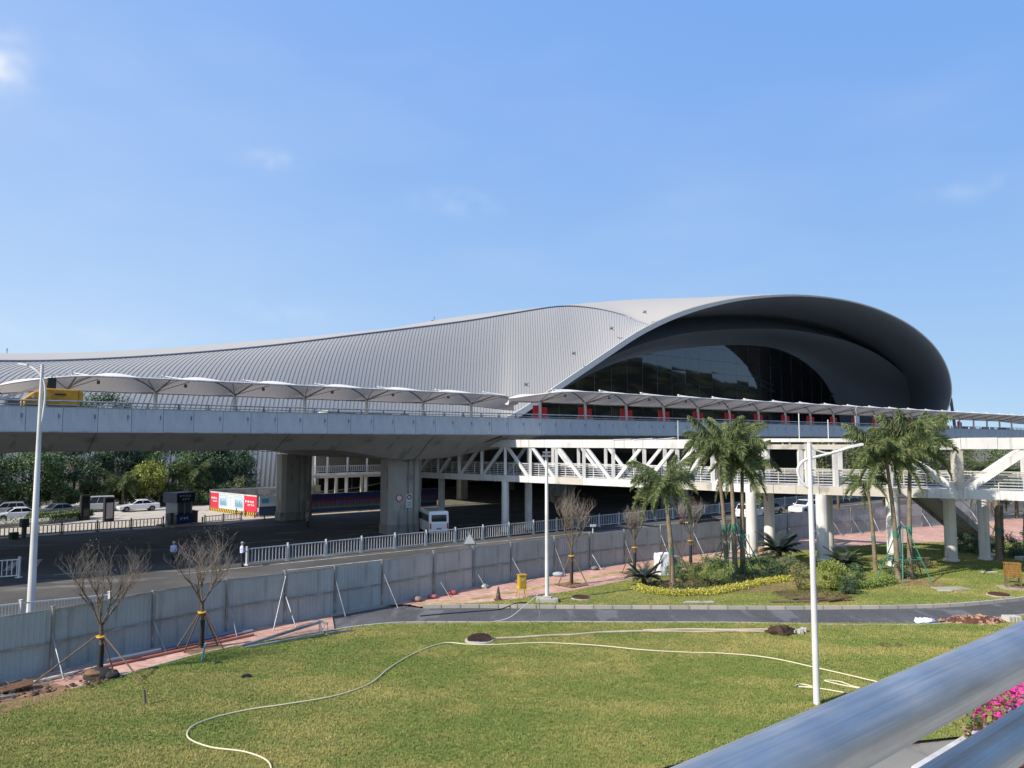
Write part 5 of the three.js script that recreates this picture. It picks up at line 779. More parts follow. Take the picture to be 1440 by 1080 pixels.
{ // printed red hoarding, its grey back fence and the dark blue printed hoarding
  const [ax, az] = W(24.6, 42.6), [bx, bz] = W(26.4, 31), L = Math.hypot(bx - ax, bz - az), a = Math.atan2(-(bz - az), bx - ax), H = 2.3;
  const h = thing('printed_hoarding', 'printed hoarding of red and white panels with a striped yellow foot', 'hoarding', [ax, 0, az], a);
  const kinds = ['r', 'p', 'w', 'p', 'r'], wd = [1.0, 1.05, 0.7, 1.1, 1.35], tot = wd.reduce((p, q) => p + q, 0); let x = 0;
  kinds.forEach((k, i) => { const w = wd[i] / tot * L; const m = std(0xffffff, { roughness: 0.6, map: canvasTex(256, 256, (c, W1, H1) => { c.fillStyle = k === 'r' ? '#c2203c' : '#b4bcc2'; c.fillRect(0, 0, W1, H1); if (k === 'r') { glyphs(c, 20, 70, 40, 4, 20 + i, '#f4dfe2'); glyphs(c, 70, 128, 30, 4, 30 + i, '#f4dfe2'); } else if (k === 'p') { c.fillStyle = '#8fb0c4'; c.fillRect(26, 26, 204, 190); c.fillStyle = '#5f7f92'; for (let q = 0; q < 9; q++) c.fillRect(30 + q * 22, 90 + ((q * 37) % 60), 18, 110 - ((q * 37) % 60)); c.fillStyle = '#dfe8ee'; c.fillRect(40, 50, 150, 14); } else { glyphs(c, 90, 50, 28, 1, 40, '#4a5560'); glyphs(c, 90, 100, 28, 1, 41, '#4a5560'); glyphs(c, 90, 150, 28, 1, 42, '#4a5560'); } }) });
    obj('printed_panel', new THREE.BoxGeometry(w - 0.03, H - 0.45, 0.08).translate(x + w / 2, 0.45 + (H - 0.45) / 2, 0), m, h, true); x += w; });
  obj('striped_foot', new THREE.BoxGeometry(L, 0.4, 0.1).translate(L / 2, 0.22, 0), std(0xffffff, { map: canvasTex(512, 32, (c, W1, H1) => { c.fillStyle = '#c09c28'; c.fillRect(0, 0, W1, H1); c.fillStyle = '#1c1a16'; for (let q = 0; q < 26; q++) { c.beginPath(); c.moveTo(q * 20, H1); c.lineTo(q * 20 + 10, H1); c.lineTo(q * 20 + 18, 0); c.lineTo(q * 20 + 8, 0); c.fill(); } }) }), h, true);
  obj('top_rail', box(L, 0.14, 0.14, L / 2, H + 0.07, 0), M.whiteDirty, h);
  const back = thing('grey_site_fence', 'plain grey site fence behind the printed red hoarding', 'hoarding', [...W(24.6, 42.8).slice(0, 1), 0, W(24.6, 42.8)[1]], TURN); for (let i = 0; i < 5; i++) obj('sheet_panel', box(2.96, 2.5, 0.07, 1.5 + i * 3, 1.25, -0.4), M.galv, back); obj('top_rail', box(15, 0.12, 0.12, 7.5, 2.56, -0.4), M.whiteDirty, back);
  const blueM = std(0xffffff, { roughness: 0.7, map: canvasTex(512, 128, (c, W1, H1) => { const g = c.createLinearGradient(0, 0, 0, H1); c.fillStyle = '#1b2f6e'; c.fillRect(0, 0, W1, H1); c.fillStyle = '#2d5f96'; c.fillRect(0, 50, W1, 34); c.fillStyle = '#2f7a5a'; c.fillRect(0, 84, W1, 14); c.fillStyle = '#6c2436'; for (let q = 0; q < 7; q++) c.fillRect(30 + q * 70, 30, 40, 60); }) });
  const bl = thing('blue_hoarding', 'long dark blue printed hoarding in the shade between the piers', 'hoarding', [W(26.5, 30.6)[0], 0, W(26.5, 30.6)[1]], TURN);
  for (let i = 0; i < 10; i++) obj('printed_panel', new THREE.BoxGeometry(2.4, 2.3, 0.08).translate(1.2 + i * 2.43, 1.2, 0), i === 0 ? std(0xffffff, { map: canvasTex(256, 256, (c, W1, H1) => { c.fillStyle = '#bcd3e0'; c.fillRect(0, 0, W1, H1); c.fillStyle = '#4aa3d0'; c.fillRect(30, 30, 90, 60); c.fillStyle = '#28406c'; c.fillRect(0, 130, W1, 126); }) }) : blueM, bl, true);
  obj('foot', box(24.4, 0.14, 0.2, 12.2, 0.07, 0.06), M.kerb2, bl);
  for (let i = 0; i < 4; i++) { const [px, pz] = W(25.2 + i * 0.25, 34.5 - i * 2.4), q = thing('bollard', 'short dark bollard in front of the printed red hoarding', 'bollard', [px, 0.006, pz], 0, 'bollards by the printed hoarding'); obj('post', bar([0, 0, 0], [0, 0.75, 0], 0.07, 0.06), M.steelDark, q); obj('cap', new THREE.SphereGeometry(0.075, 10, 6).translate(0, 0.76, 0), M.steelDark, q); }
}
{ // signs on the pier and behind the hoarding
  const [px, pz] = W(31.2, 6.42), a = thing('round_road_sign', 'round road sign mounted on the grooved pier', 'road sign', [px, 3.4, pz], TURN); obj('plate', new THREE.CylinderGeometry(0.36, 0.36, 0.04, 24).rotateX(Math.PI / 2), M.whiteClean, a); obj('ring', new THREE.TorusGeometry(0.31, 0.045, 6, 24).translate(0, 0, 0.025), M.red, a);
  const [qx, qz] = W(32.3, 6.42), b = thing('square_road_sign', 'tall rectangular sign mounted on the grooved pier', 'road sign', [qx, 3.1, qz], TURN); obj('plate', box(0.62, 1.3, 0.04), M.whiteClean, b); obj('ring', new THREE.TorusGeometry(0.2, 0.05, 6, 20).translate(0, 0.33, 0.03), M.steelDark, b); for (const y of [-0.15, -0.32, -0.46]) obj('line', box(0.44, 0.08, 0.02, 0, y, 0.025), M.galv, b);
  const c = thing('triangle_sign', 'white triangular road sign rising behind the hoarding', 'road sign', [-2.75, 0, -49.2], 0.3); obj('post', bar([0, 0, 0], [0, 2.7, 0], 0.045), M.galv, c); obj('plate', new THREE.ExtrudeGeometry(new THREE.Shape([[-0.5, -0.38], [0.5, -0.38], [0, 0.5]].map(p => new THREE.Vector2(...p))), { depth: 0.03, bevelEnabled: false }).translate(0, 2.5, 0.05), M.galv, c); obj('face', new THREE.ExtrudeGeometry(new THREE.Shape([[-0.36, -0.3], [0.36, -0.3], [0, 0.34]].map(p => new THREE.Vector2(...p))), { depth: 0.01, bevelEnabled: false }).translate(0, 2.5, 0.085), M.whiteClean, c);
  const d = thing('sign_plate', 'small white plate on a post behind the hoarding, beside the leafless tree', 'sign', [5.75, 0, -54.2], 0.3); obj('post', bar([0, 0, 0], [0, 2.75, 0], 0.05), M.whiteDirty, d); obj('plate', box(0.42, 0.16, 0.06, 0, 2.8, 0.05), M.whiteClean, d);
  const e = thing('led_sign', 'dim red electronic sign hanging under the elevated road', 'sign', [W(46, 14)[0], 4.6, W(46, 14)[1]], TURN); obj('housing', box(2.6, 0.9, 0.3), M.black, e); obj('display', box(0.7, 0.6, 0.04, -0.5, 0, 0.17), std(lin(0.3, 0.02, 0.03), { emissive: lin(0.35, 0.02, 0.04), emissiveIntensity: 0.6 }), e);
  const [ux, uz] = W(111, 3), t = thing('up_arrow_sign', 'white sign with triangular top on the elevated road parapet', 'road sign', [ux, 9.94, uz], TURN); obj('post', bar([0, 0, 0], [0, 4.2, 0], 0.05), M.galv, t); obj('plate', box(1.3, 1.5, 0.06, 0, 2.0, 0.1), M.whiteClean, t); obj('triangle', new THREE.ExtrudeGeometry(new THREE.Shape([[-0.45, 0], [0.45, 0], [0, 0.8]].map(p => new THREE.Vector2(...p))), { depth: 0.04, bevelEnabled: false }).translate(0, 3.6, 0.05), M.whiteClean, t);
}

// ---------------------------------------------------------------- people
function field(res, c, ext, sdf) { // surface of sdf(p) = 0 inside a cube centred at c with half size ext
  const mc = new MarchingCubes(res, new THREE.MeshBasicMaterial(), false, false, 120000); mc.isolation = 0; const p = V3(), h = res / 2;
  for (let k = 0; k < res; k++) for (let j = 0; j < res; j++) for (let i = 0; i < res; i++) { p.set(c.x + (i - h) / h * ext, c.y + (j - h) / h * ext, c.z + (k - h) / h * ext); mc.field[(k * res + j) * res + i] = -sdf(p); }
  mc.update(); const n = mc.count, g = new THREE.BufferGeometry(), pos = new Float32Array(n * 3), nor = new Float32Array(n * 3);
  for (let i = 0; i < n; i++) { pos[i * 3] = mc.positionArray[i * 3] * ext + c.x; pos[i * 3 + 1] = mc.positionArray[i * 3 + 1] * ext + c.y; pos[i * 3 + 2] = mc.positionArray[i * 3 + 2] * ext + c.z; nor[i * 3] = mc.normalArray[i * 3]; nor[i * 3 + 1] = mc.normalArray[i * 3 + 1]; nor[i * 3 + 2] = mc.normalArray[i * 3 + 2]; }
  g.setAttribute('position', new THREE.BufferAttribute(pos, 3)); g.setAttribute('normal', new THREE.BufferAttribute(nor, 3)); return g;
}
const cap = (a, b, ra, rb) => { const A = V3(...a), d = V3(...b).sub(A), l2 = d.lengthSq() || 1e-6, q = V3(); return p => { q.subVectors(p, A); const t = clamp(q.dot(d) / l2); return q.addScaledVector(d, -t).length() - mix(ra, rb, t); }; };
const smin = (a, b, k) => { const h = clamp(0.5 + 0.5 * (b - a) / k); return mix(b, a, h) - k * h * (1 - h); };
function person(label, [x, z], turn, o) {
  const t = thing('person', label, 'person', [x, 0.005, z], turn, null), H = 1.0;
  const hip = 0.92, sh = 1.42, hands = o.hands;
  const bones = [cap([0.09, 0.07, 0.05], [0.09, 0.07, 0.16], 0.045, 0.035), cap([-0.09, 0.07, o.step], [-0.09, 0.07, o.step + 0.12], 0.045, 0.035), cap([0.09, 0.09, 0.02], [0.095, 0.48, 0.02], 0.05, 0.068), cap([0.095, 0.48, 0.02], [0.085, hip, 0], 0.07, 0.098), cap([-0.09, 0.09, o.step - 0.03], [-0.095, 0.48, o.step * 0.6 + 0.02], 0.05, 0.068), cap([-0.095, 0.48, o.step * 0.6 + 0.02], [-0.085, hip, 0], 0.07, 0.098), cap([-0.06, 0.96, 0], [0.06, 0.96, 0], 0.12, 0.12), cap([0, 1.0, 0], [0, 1.25, 0.005], 0.135, 0.15), cap([-0.09, 1.33, 0], [0.09, 1.33, 0], 0.125, 0.125), cap([-0.15, 1.40, 0], [0.15, 1.40, 0], 0.065, 0.065), cap([0, 1.42, 0], [0, 1.52, 0.015], 0.058, 0.054)];
  const arms = hands.flatMap(([elb, hand], i) => { const k = i ? -1 : 1; return [cap([k * 0.185, 1.385, 0], elb, 0.056, 0.045), cap(elb, hand, 0.044, 0.032)]; });
  const head = [cap([0, 1.60, 0.02], [0, 1.64, 0.01], 0.088, 0.098), cap([0, 1.545, 0.045], [0, 1.60, 0.03], 0.055, 0.07), cap([0, 1.585, 0.105], [0, 1.61, 0.1], 0.018, 0.01), cap([0.095, 1.59, 0], [0.095, 1.63, 0], 0.016, 0.02), cap([-0.095, 1.59, 0], [-0.095, 1.63, 0], 0.016, 0.02)];
  const body = p => { let d = 9; for (const b of bones) d = smin(d, b(p), 0.05); for (const a of arms) d = smin(d, a(p), 0.03); return d; };
  const headF = p => { let d = 9; for (const b of head) d = smin(d, b(p), 0.02); return d; };
  const gs = [field(84, V3(0, 0.8, 0.05), 0.84, body), field(46, V3(0, 1.61, 0.02), 0.16, headF)];
  hands.forEach(([elb, hand], i) => { const dir = V3(...hand).sub(V3(...elb)).normalize(), side = V3().crossVectors(dir, V3(0, 0.3, 1)).normalize(), up = V3().crossVectors(side, dir), pt = (a, b, c) => V3(...hand).addScaledVector(dir, a).addScaledVector(side, b).addScaledVector(up, c).toArray(); const fs = [cap(pt(0, 0, 0), pt(0.07, 0, 0), 0.026, 0.03), cap(pt(0.07, -0.015, 0), pt(0.07, 0.015, 0), 0.022, 0.022)]; for (let f = 0; f < 4; f++) { const L = [0.065, 0.078, 0.072, 0.055][f], b = -0.03 + f * 0.02; fs.push(cap(pt(0.085, b, 0), pt(0.085 + L * 0.5, b, 0.008), 0.009, 0.0085), cap(pt(0.085 + L * 0.5, b, 0.008), pt(0.085 + L * 0.85, b * 0.9, 0.03), 0.0085, 0.0075)); } fs.push(cap(pt(0.03, -0.03, 0), pt(0.065, -0.055, 0.015), 0.011, 0.009), cap(pt(0.065, -0.055, 0.015), pt(0.095, -0.055, 0.028), 0.009, 0.008)); gs.push(field(46, V3(...pt(0.07, 0, 0)), 0.125, p => { let d = 9; for (const f of fs) d = smin(d, f(p), 0.008); return d; })); });
  const g = merge(gs), p = g.attributes.position, col = new Float32Array(p.count * 3), isArm = V3(); const armF = arms.map(f => f);
  for (let i = 0; i < p.count; i++) { isArm.fromBufferAttribute(p, i); const y = isArm.y; let c = o.trousers; if (y > 0.99) c = o.shirt; if (y > 1.46 && Math.abs(isArm.x) < 0.12) c = [0.42, 0.26, 0.19]; if (y < 0.12) c = [0.012, 0.012, 0.012]; const hnd = hands.find(([e, h]) => isArm.distanceTo(V3(...h)) < (0.02) || (isArm.clone().sub(V3(...h)).dot(V3(...h).sub(V3(...e))) > 0.002 && isArm.distanceTo(V3(...h)) < 0.22)); if (hnd) c = [0.42, 0.26, 0.19]; else if (armF.some(f => f(isArm) < 0.012) && y < 1.40 && y > 0.7 && Math.abs(isArm.x) > 0.13) c = o.shirt; if (y > 1.62 && (isArm.z < 0.05 || y > 1.68)) c = [0.015, 0.012, 0.01]; if (Math.abs(y - 1.625) < 0.01 && Math.abs(Math.abs(isArm.x) - 0.034) < 0.013 && isArm.z > 0.07) c = [0.03, 0.02, 0.02]; if (Math.abs(y - 1.555) < 0.006 && Math.abs(isArm.x) < 0.025 && isArm.z > 0.07) c = [0.3, 0.1, 0.09]; col.set(c, i * 3); }
  g.setAttribute('color', new THREE.BufferAttribute(col, 3)); const m = new THREE.Mesh(g, std(0xffffff, { vertexColors: true, roughness: 0.85 })); m.name = 'body'; t.add(m);
  if (o.cap) obj('cap', [new THREE.SphereGeometry(0.108, 18, 8, 0, 6.283, 0, 1.5).translate(0, 1.645, 0.01), box(0.16, 0.012, 0.1, 0, 1.655, 0.13)], std(lin(...o.cap)), t);
  obj('belt', new THREE.CylinderGeometry(0.155, 0.155, 0.035, 18).scale(1.1, 1, 0.82).translate(0, 0.985, 0), M.black, t);
}
const armsFront = [[[0.24, 1.12, 0.02], [0.1, 1.06, 0.2]], [[-0.24, 1.12, 0.02], [-0.1, 1.06, 0.2]]], armsDown = [[[0.23, 1.13, -0.02], [0.22, 0.88, 0.06]], [[-0.23, 1.13, -0.02], [-0.22, 0.88, 0.06]]];
person('person in pale blue shirt and dark trousers standing at the end of the picket fence', W(13.3, -3.1), TURN + 1.4, { step: 0.03, hands: armsFront, shirt: [0.5, 0.55, 0.75], trousers: [0.012, 0.013, 0.02], cap: [0.25, 0.27, 0.33] });
person('person in pale blue shirt with hands at the waist, standing on the open road', W(9.6, 0.2), TURN + 0.4, { step: 0.06, hands: armsFront, shirt: [0.45, 0.52, 0.68], trousers: [0.012, 0.013, 0.02], cap: [0.35, 0.37, 0.42] });
person('person in grey top walking in the shade beside the rear pier', W(26.6, 17.0), TURN + 0.9, { step: 0.16, hands: armsDown, shirt: [0.35, 0.35, 0.36], trousers: [0.02, 0.02, 0.025] });

// ---------------------------------------------------------------- small things on the lawn and paths
function crumple(g, f, k) { const p = g.attributes.position; for (let i = 0; i < p.count; i++) { const x = p.getX(i), y = p.getY(i), z = p.getZ(i), q = 1 + k * (fbm(x * f + 9, z * f + y * f + 9, 0, 0, 4, 14) - 0.5); p.setXYZ(i, x * q, y * q, z * q); } g.computeVertexNormals(); return g; }
{
  const b = thing('yellow_box', 'bright yellow utility box on legs at the edge of the red path', 'utility box', [0.55, 0.12, -42.7], 0.35); obj('housing', [box(0.42, 0.72, 0.34, 0, 0.86, 0), box(0.48, 0.05, 0.4, 0, 1.24, 0)], M.yellow, b); for (const [x, z] of [[-1, -1], [1, -1], [-1, 1], [1, 1]]) obj('leg', bar([x * 0.27, 0, z * 0.22], [x * 0.17, 0.52, z * 0.13], 0.022), M.yellow, b); obj('door', box(0.32, 0.56, 0.02, 0, 0.86, 0.178), M.yellow, b); obj('label_plate', box(0.14, 0.14, 0.01, 0.0, 0.98, 0.194), M.whiteDirty, b);
  const k = thing('traffic_cone', 'worn dark traffic cone beside the yellow utility box', 'cone', [-0.75, 0.12, -42.0], 0.2); obj('cone', new THREE.LatheGeometry([[0.16, 0.04], [0.15, 0.07], [0.035, 0.72], [0.0, 0.73]].map(p => new THREE.Vector2(...p)), 18), std(lin(0.06, 0.045, 0.04)), k); obj('foot', box(0.42, 0.05, 0.42, 0, 0.025, 0), std(lin(0.10, 0.05, 0.03)), k); obj('band', new THREE.CylinderGeometry(0.096, 0.118, 0.12, 18).translate(0, 0.32, 0), std(lin(0.12, 0.08, 0.07)), k);
  const y2 = thing('yellow_cabinet', 'faded yellow wooden crate on legs at the right edge of the back lawn', 'crate', [29.6, 0.13, -45.3], -0.35), ym = std(lin(0.62, 0.38, 0.10), { map: T.bark });
  obj('front', box(0.8, 0.75, 0.05, 0, 1.05, 0.22), ym, y2); obj('back', box(0.8, 0.75, 0.05, 0, 1.05, -0.22), ym, y2); obj('top', box(0.86, 0.05, 0.52, 0, 1.45, 0), ym, y2); for (let i = 0; i < 4; i++) obj('slat', box(0.05, 0.11, 0.4, 0.38, 0.75 + i * 0.2, 0), M.woodPale, y2); for (const [x, z] of [[-1, -1], [1, -1], [-1, 1], [1, 1]]) obj('leg', box(0.06, 0.7, 0.06, x * 0.36, 0.35, z * 0.22), M.woodPale, y2); for (const z of [-0.22, 0.22]) { obj('rung', box(0.7, 0.05, 0.04, 0, 0.35, z), M.woodPale, y2); obj('brace', bar([-0.34, 0.4, z], [0.34, 0.66, z], 0.018), M.woodPale, y2); }
  const pad = obj('concrete_pad', slab([[-0.9, -0.6], [0.9, -0.6], [0.9, 0.7], [-0.9, 0.7]], 0, 0.05).rotateY(-0.35).translate(29.7, 0.13, -45.2), std(lin(0.5, 0.42, 0.34), { map: T.concrete })); tag(pad, 'concrete pad under the yellow wooden crate', 'slab');
  const disc = (name, label, x, y, z, r, mat, tilt) => { const d = thing(name, label, 'manhole', [x, y, z], 0.4); obj('ring', new THREE.CylinderGeometry(r, r * 1.04, 0.07, 28).translate(0, 0.02, 0), M.kerb, d); const l = obj('lid', [new THREE.CylinderGeometry(r * 0.86, r * 0.86, 0.06, 28), ...Array.from({ length: 7 }, (_, i) => box(r * 1.5 * Math.cos((i - 3) * 0.4), 0.012, 0.04, 0, 0.034, (i - 3) * r * 0.22))], mat, d); l.position.set(0, 0.085, 0); l.rotation.set(tilt, 0, tilt * 0.6); return d; };
  disc('manhole', 'rusty iron manhole lid tilted on its concrete ring on the open lawn', -1.42, 0.12, -33.6, 0.62, std(lin(0.20, 0.15, 0.11), { roughness: 0.7, metalness: 0.3, map: T.dirt }), 0.14);
  disc('manhole', 'flat manhole in the back lawn beside the slim lamp post', 3.8, 0.12, -42.4, 0.55, std(lin(0.30, 0.25, 0.18), { map: T.dirt }), 0);
  disc('manhole', 'flat brown manhole near the kerb below the yellow wooden crate', 27.4, 0.12, -43.2, 0.62, std(lin(0.34, 0.24, 0.16), { map: T.dirt }), 0);
  const sl = obj('paving_slab', box(1.9, 0.06, 0.9, 0, 0.03, 0, 0.1), std(lin(0.5, 0.47, 0.40), { map: T.concrete })); sl.position.set(25.7, 0.145, -44.9); tag(sl, 'pale loose slab lying on the back lawn', 'slab');
  for (const [x, z, w, l, a, lab] of [[25.0, -44.3, 0.8, 0.2, 0.1, 'broken white strip beside the pale loose slab'], [22.6, -46.4, 0.5, 0.3, 0.2, 'brown scrap lying beside the soil of the twin palms'], [31.5, -50.5, 1.0, 0.3, 0.1, 'white scrap lying in front of the dark palm trunk']]) { const m = obj('scrap', box(w, 0.05, l, 0, 0.025, 0, a), M.whiteDirty); m.position.set(x, 0.15, z); tag(m, lab, 'scrap'); }
  const patch = obj('sand_patch', poly(blob(16.2, -32.9, 0.6, 0.35, 8), 0.125), std(lin(0.42, 0.30, 0.18), { map: T.dirt })); structure(patch);
}
{ // hose, pipes, ropes: tubes lying on the grass
  const lay = (name, label, cat, pts, r, mat, seg = 160) => tag(obj(name, tube(pts.map(([x, z], i) => [x, 0.15 + (i % 3) * 0.006, z]), r, seg, 7), mat), label, cat);
  const hoseM = std(lin(0.52, 0.49, 0.32), { roughness: 0.5 });
  lay('garden_hose', 'long pale yellow hose winding across the open lawn', 'hose', [[-6.2, -20.2], [-6.6, -21.1], [-7.4, -21.7], [-8.6, -22.1], [-9.5, -22.8], [-9.7, -23.6], [-9.3, -24.4], [-8.4, -25.1], [-7.5, -25.5], [-6.0, -26.4], [-5.1, -27.6], [-4.7, -29.4], [-4.2, -31.0], [-3.5, -32.4], [-2.8, -33.1], [-1.9, -32.9], [-0.9, -32.8], [1.2, -33.1], [2.4, -33.0], [3.9, -32.6], [5.4, -32.0], [7.0, -31.7], [8.6, -31.5], [10.2, -30.9], [11.7, -29.5], [12.5, -28.6], [13.2, -27.8], [14.5, -27]], 0.026, hoseM, 400);
  lay('plastic_conduit', 'pale conduit pipe lying from the manhole along the lawn edge', 'pipe', [[-0.7, -33.85], [0.4, -34.0], [1.6, -34.3], [2.8, -34.5], [4.2, -34.9], [6.2, -35.05], [8.4, -35.0], [10.2, -35.1], [12.1, -34.9]], 0.055, std(lin(0.55, 0.45, 0.33), { roughness: 0.6, map: T.fine }));
  lay('plastic_conduit', 'thin second conduit lying beside the longer conduit on the lawn', 'pipe', [[6.0, -35.3], [8.0, -35.45], [10.0, -35.35], [12.6, -35.5]], 0.04, std(lin(0.5, 0.42, 0.32)));
  lay('loose_rope', 'loop of pale rope on the lawn beside the lamp post', 'rope', [[10.0, -27.4], [10.3, -27.6], [10.6, -27.3], [10.1, -27.35], [10.8, -27.1], [11.4, -26.7], [11.9, -26.4]], 0.025, hoseM, 90); lay('loose_rope', 'second loop of pale rope near the lamp post on the lawn', 'rope', [[12.4, -27.0], [11.6, -27.6], [11.3, -28.0], [11.8, -27.9], [12.1, -27.3], [12.6, -27.0]], 0.025, hoseM, 90);
  tag(obj('black_hose', tube([[-4.6, 0.04, -38.6], [-3.4, 0.04, -39.1], [-2.0, 0.04, -39.6], [-0.6, 0.05, -40.1], [0.2, 0.22, -40.7], [0.8, 0.17, -41.2]], 0.03, 60, 6), M.black), 'black cable lying across the access road', 'cable');
  tag(obj('marker_tape', tube([[-0.9, 0.15, -36.9], [-0.2, 0.2, -37.4], [0.6, 0.55, -38.4], [1.35, 0.9, -39.6]], 0.02, 40, 5), M.whiteClean), 'white tape stretched from the lawn to a thin stick on the road', 'tape');
  const st = thing('thin_stick', 'thin grey stick standing at the edge of the access road', 'stick', [1.35, 0.0, -37.15]); obj('stick', bar([0, 0, 0], [-0.05, 1.25, 0], 0.02), M.galv, st); obj('flag_knot', box(0.1, 0.08, 0.08, -0.05, 1.25, 0), M.whiteDirty, st);
  const w = thing('rubble_end', 'grey lump and broken pale pieces at the end of the conduit', 'rubble', [12.6, 0.12, -34.9]); const r = rng(55); obj('sack', crumple(new THREE.SphereGeometry(0.5, 28, 14).scale(1.2, 0.42, 0.6), 8, 1.8).translate(-0.5, 0.08, 0.1), std(lin(0.2, 0.18, 0.13), { map: T.dirt }), w); for (let i = 0; i < 6; i++) obj('chunk', box(0.2 + 0.2 * r(), 0.12 + 0.1 * r(), 0.2, 0.1 + 0.12 * i, 0.08, (r() - 0.5) * 0.5, r() * 3), M.whiteDirty, w);
}
{ // things along the left path
  const redPipe = std(lin(0.42, 0.17, 0.12), { roughness: 0.5 }), pale = std(lin(0.66, 0.62, 0.56), { roughness: 0.5 }), blueP = std(lin(0.10, 0.16, 0.28), { roughness: 0.5 });
  [[redPipe, [-16.4, -28.9], [-11.6, -34.6], 0.055, 'brown red pipe at the front of the pipes lying along the hoarding'], [redPipe, [-16.0, -29.9], [-12.4, -34.5], 0.05, 'brown red pipe in the middle of the pipes lying along the hoarding'], [pale, [-16.0, -30.5], [-11.9, -35.3], 0.06, 'pale pipe close against the foot of the hoarding'], [pale, [-17.8, -27.0], [-15.6, -30.0], 0.06, 'short pale pipe lying behind the black root bag'], [blueP, [-14.6, -32.1], [-12.2, -34.9], 0.07, 'dark blue pipe lying under the leaning brace']].forEach(([m, a, b, r, l], i) => tag(obj('ground_pipe', bar([a[0], 0.09 + r, a[1]], [b[0], 0.09 + r + (i === 4 ? 0.1 : 0), b[1]], r, r, 10), m), l, 'pipe', 'pipes along the hoarding'));
  const bag = thing('root_bag', 'black plastic root bag round the foot of the corner tree', 'bag', [-15.25, 0.1, -28.6]); obj('bag', [new THREE.SphereGeometry(0.5, 18, 10, 0, 6.283, 0, 1.7).scale(1.1, 0.72, 0.9), new THREE.SphereGeometry(0.28, 12, 8).scale(1, 0.6, 1).translate(0.55, 0.1, 0.1)].map(g => { const p = g.attributes.position; for (let i = 0; i < p.count; i++) { const k = 1 + 0.35 * (fbm(p.getX(i) * 5 + 9, p.getZ(i) * 5 + p.getY(i) * 4, 0, 0, 3, 4) - 0.5); p.setXYZ(i, p.getX(i) * k, p.getY(i) * k, p.getZ(i) * k); } g.computeVertexNormals(); return g; }), M.wrap, bag); obj('root_ball', new THREE.SphereGeometry(0.4, 12, 8).scale(1, 0.3, 1).translate(-0.1, 0.2, 0.05), M.dirt, bag);
  const fr = thing('steel_frame', 'grey folded steel frame lying at the edge of the red path', 'frame', [-11.4, 0.1, -32.6]);
  obj('long_rail', beam([0, 0.06, 0], [2.7, 0.5, -2.4], 0.14, 0.1), M.galv, fr); obj('long_rail', beam([0.2, 0.05, 0.25], [3.0, 0.12, -1.8], 0.14, 0.09), M.galv, fr); obj('cross_rail', beam([2.6, 0.52, -2.5], [3.1, 0.5, -2.0], 0.08, 0.08), M.galv, fr); for (const [x, z] of [[2.6, -2.5], [3.1, -2.0], [2.75, -2.2]]) obj('leg', bar([x, 0.5, z], [x + 0.05, 0, z + 0.1], 0.025), M.galv, fr); obj('infill', [bar([2.65, 0.48, -2.4], [2.85, 0.2, -2.2], 0.015), bar([2.85, 0.48, -2.25], [2.95, 0.2, -2.1], 0.015), bar([3.0, 0.48, -2.1], [2.85, 0.2, -2.2], 0.015)], M.galv, fr).userData.kind = 'stuff'; obj('long_rail', beam([3.1, 0.06, -2.1], [4.1, 0.06, -2.6], 0.12, 0.08), M.galv, fr);
  const bs = thing('blue_stake', 'short bright blue stake stuck in the lawn edge', 'stake', [-12.3, 0.1, -30.6]); obj('stake', bar([0, 0, 0], [0.1, 0.62, -0.1], 0.035), std(lin(0.03, 0.28, 0.42)), bs); obj('tip', bar([0.1, 0.62, -0.1], [0.13, 0.72, -0.12], 0.03, 0.01), M.whiteDirty, bs);
  const gs = thing('grey_stub', 'short grey post stub standing in the lawn', 'post', [-12.1, 0.1, -25.6]); obj('stub', bar([0, 0, 0], [-0.06, 0.5, 0], 0.045, 0.045, 10), std(lin(0.12, 0.12, 0.09)), gs); obj('cut_end', bar([-0.06, 0.5, 0], [-0.061, 0.51, 0], 0.04), M.woodPale, gs);
  for (const [x, z, s, l] of [[-9.8, -28.5, 1, 'black scrap lying on the lawn, the larger one'], [-11.5, -30.2, 0.7, 'black scrap lying on the lawn near the blue stake'], [-13.6, -28.5, 0.45, 'tiny black scrap on the lawn near the root bag']]) { const m = obj('black_scrap', [profile([[-0.2, 0], [-0.12, 0.1], [0.05, 0.12], [0.2, 0.06], [0.2, 0]], 0.12, 0.02)], M.black); m.position.set(x, 0.13, z); m.scale.setScalar(s); m.rotation.y = 0.3; tag(m, l, 'scrap'); }
  const r = rng(77);
  const tw = []; for (let i = 0; i < 90; i++) { const x = -18.6 + r() * 2.6, z = -27.9 + r() * 2.6 - (x + 18) * 0.7, a = r() * 6.28, L = 0.3 + 0.5 * r(); tw.push(bar([x, 0.14, z], [x + Math.cos(a) * L, 0.16 + 0.22 * r(), z + Math.sin(a) * L], 0.012, 0.006, 4)); } stuff(tag(obj('dry_twigs', tw, M.twig), 'heap of dry brown twigs at the foot of the hoarding', 'twigs'));
  const stones = []; for (let i = 0; i < 110; i++) { const u = r(), x = mix(-19.4, -14.6, u) + (r() - 0.5) * 0.8, z = mix(-24.6, -28.2, u) + (r() - 0.5) * 0.9, s = 0.03 + 0.09 * r() * r(); stones.push(new THREE.IcosahedronGeometry(s, 0).scale(1, 0.7, 1.1).rotateY(r() * 3).translate(x, 0.12 + s * 0.4, z)); } stuff(tag(obj('rubble_stones', stones, std(lin(0.32, 0.27, 0.22), { map: T.dirt })), 'scattered stones and soil along the lawn edge', 'stones'));
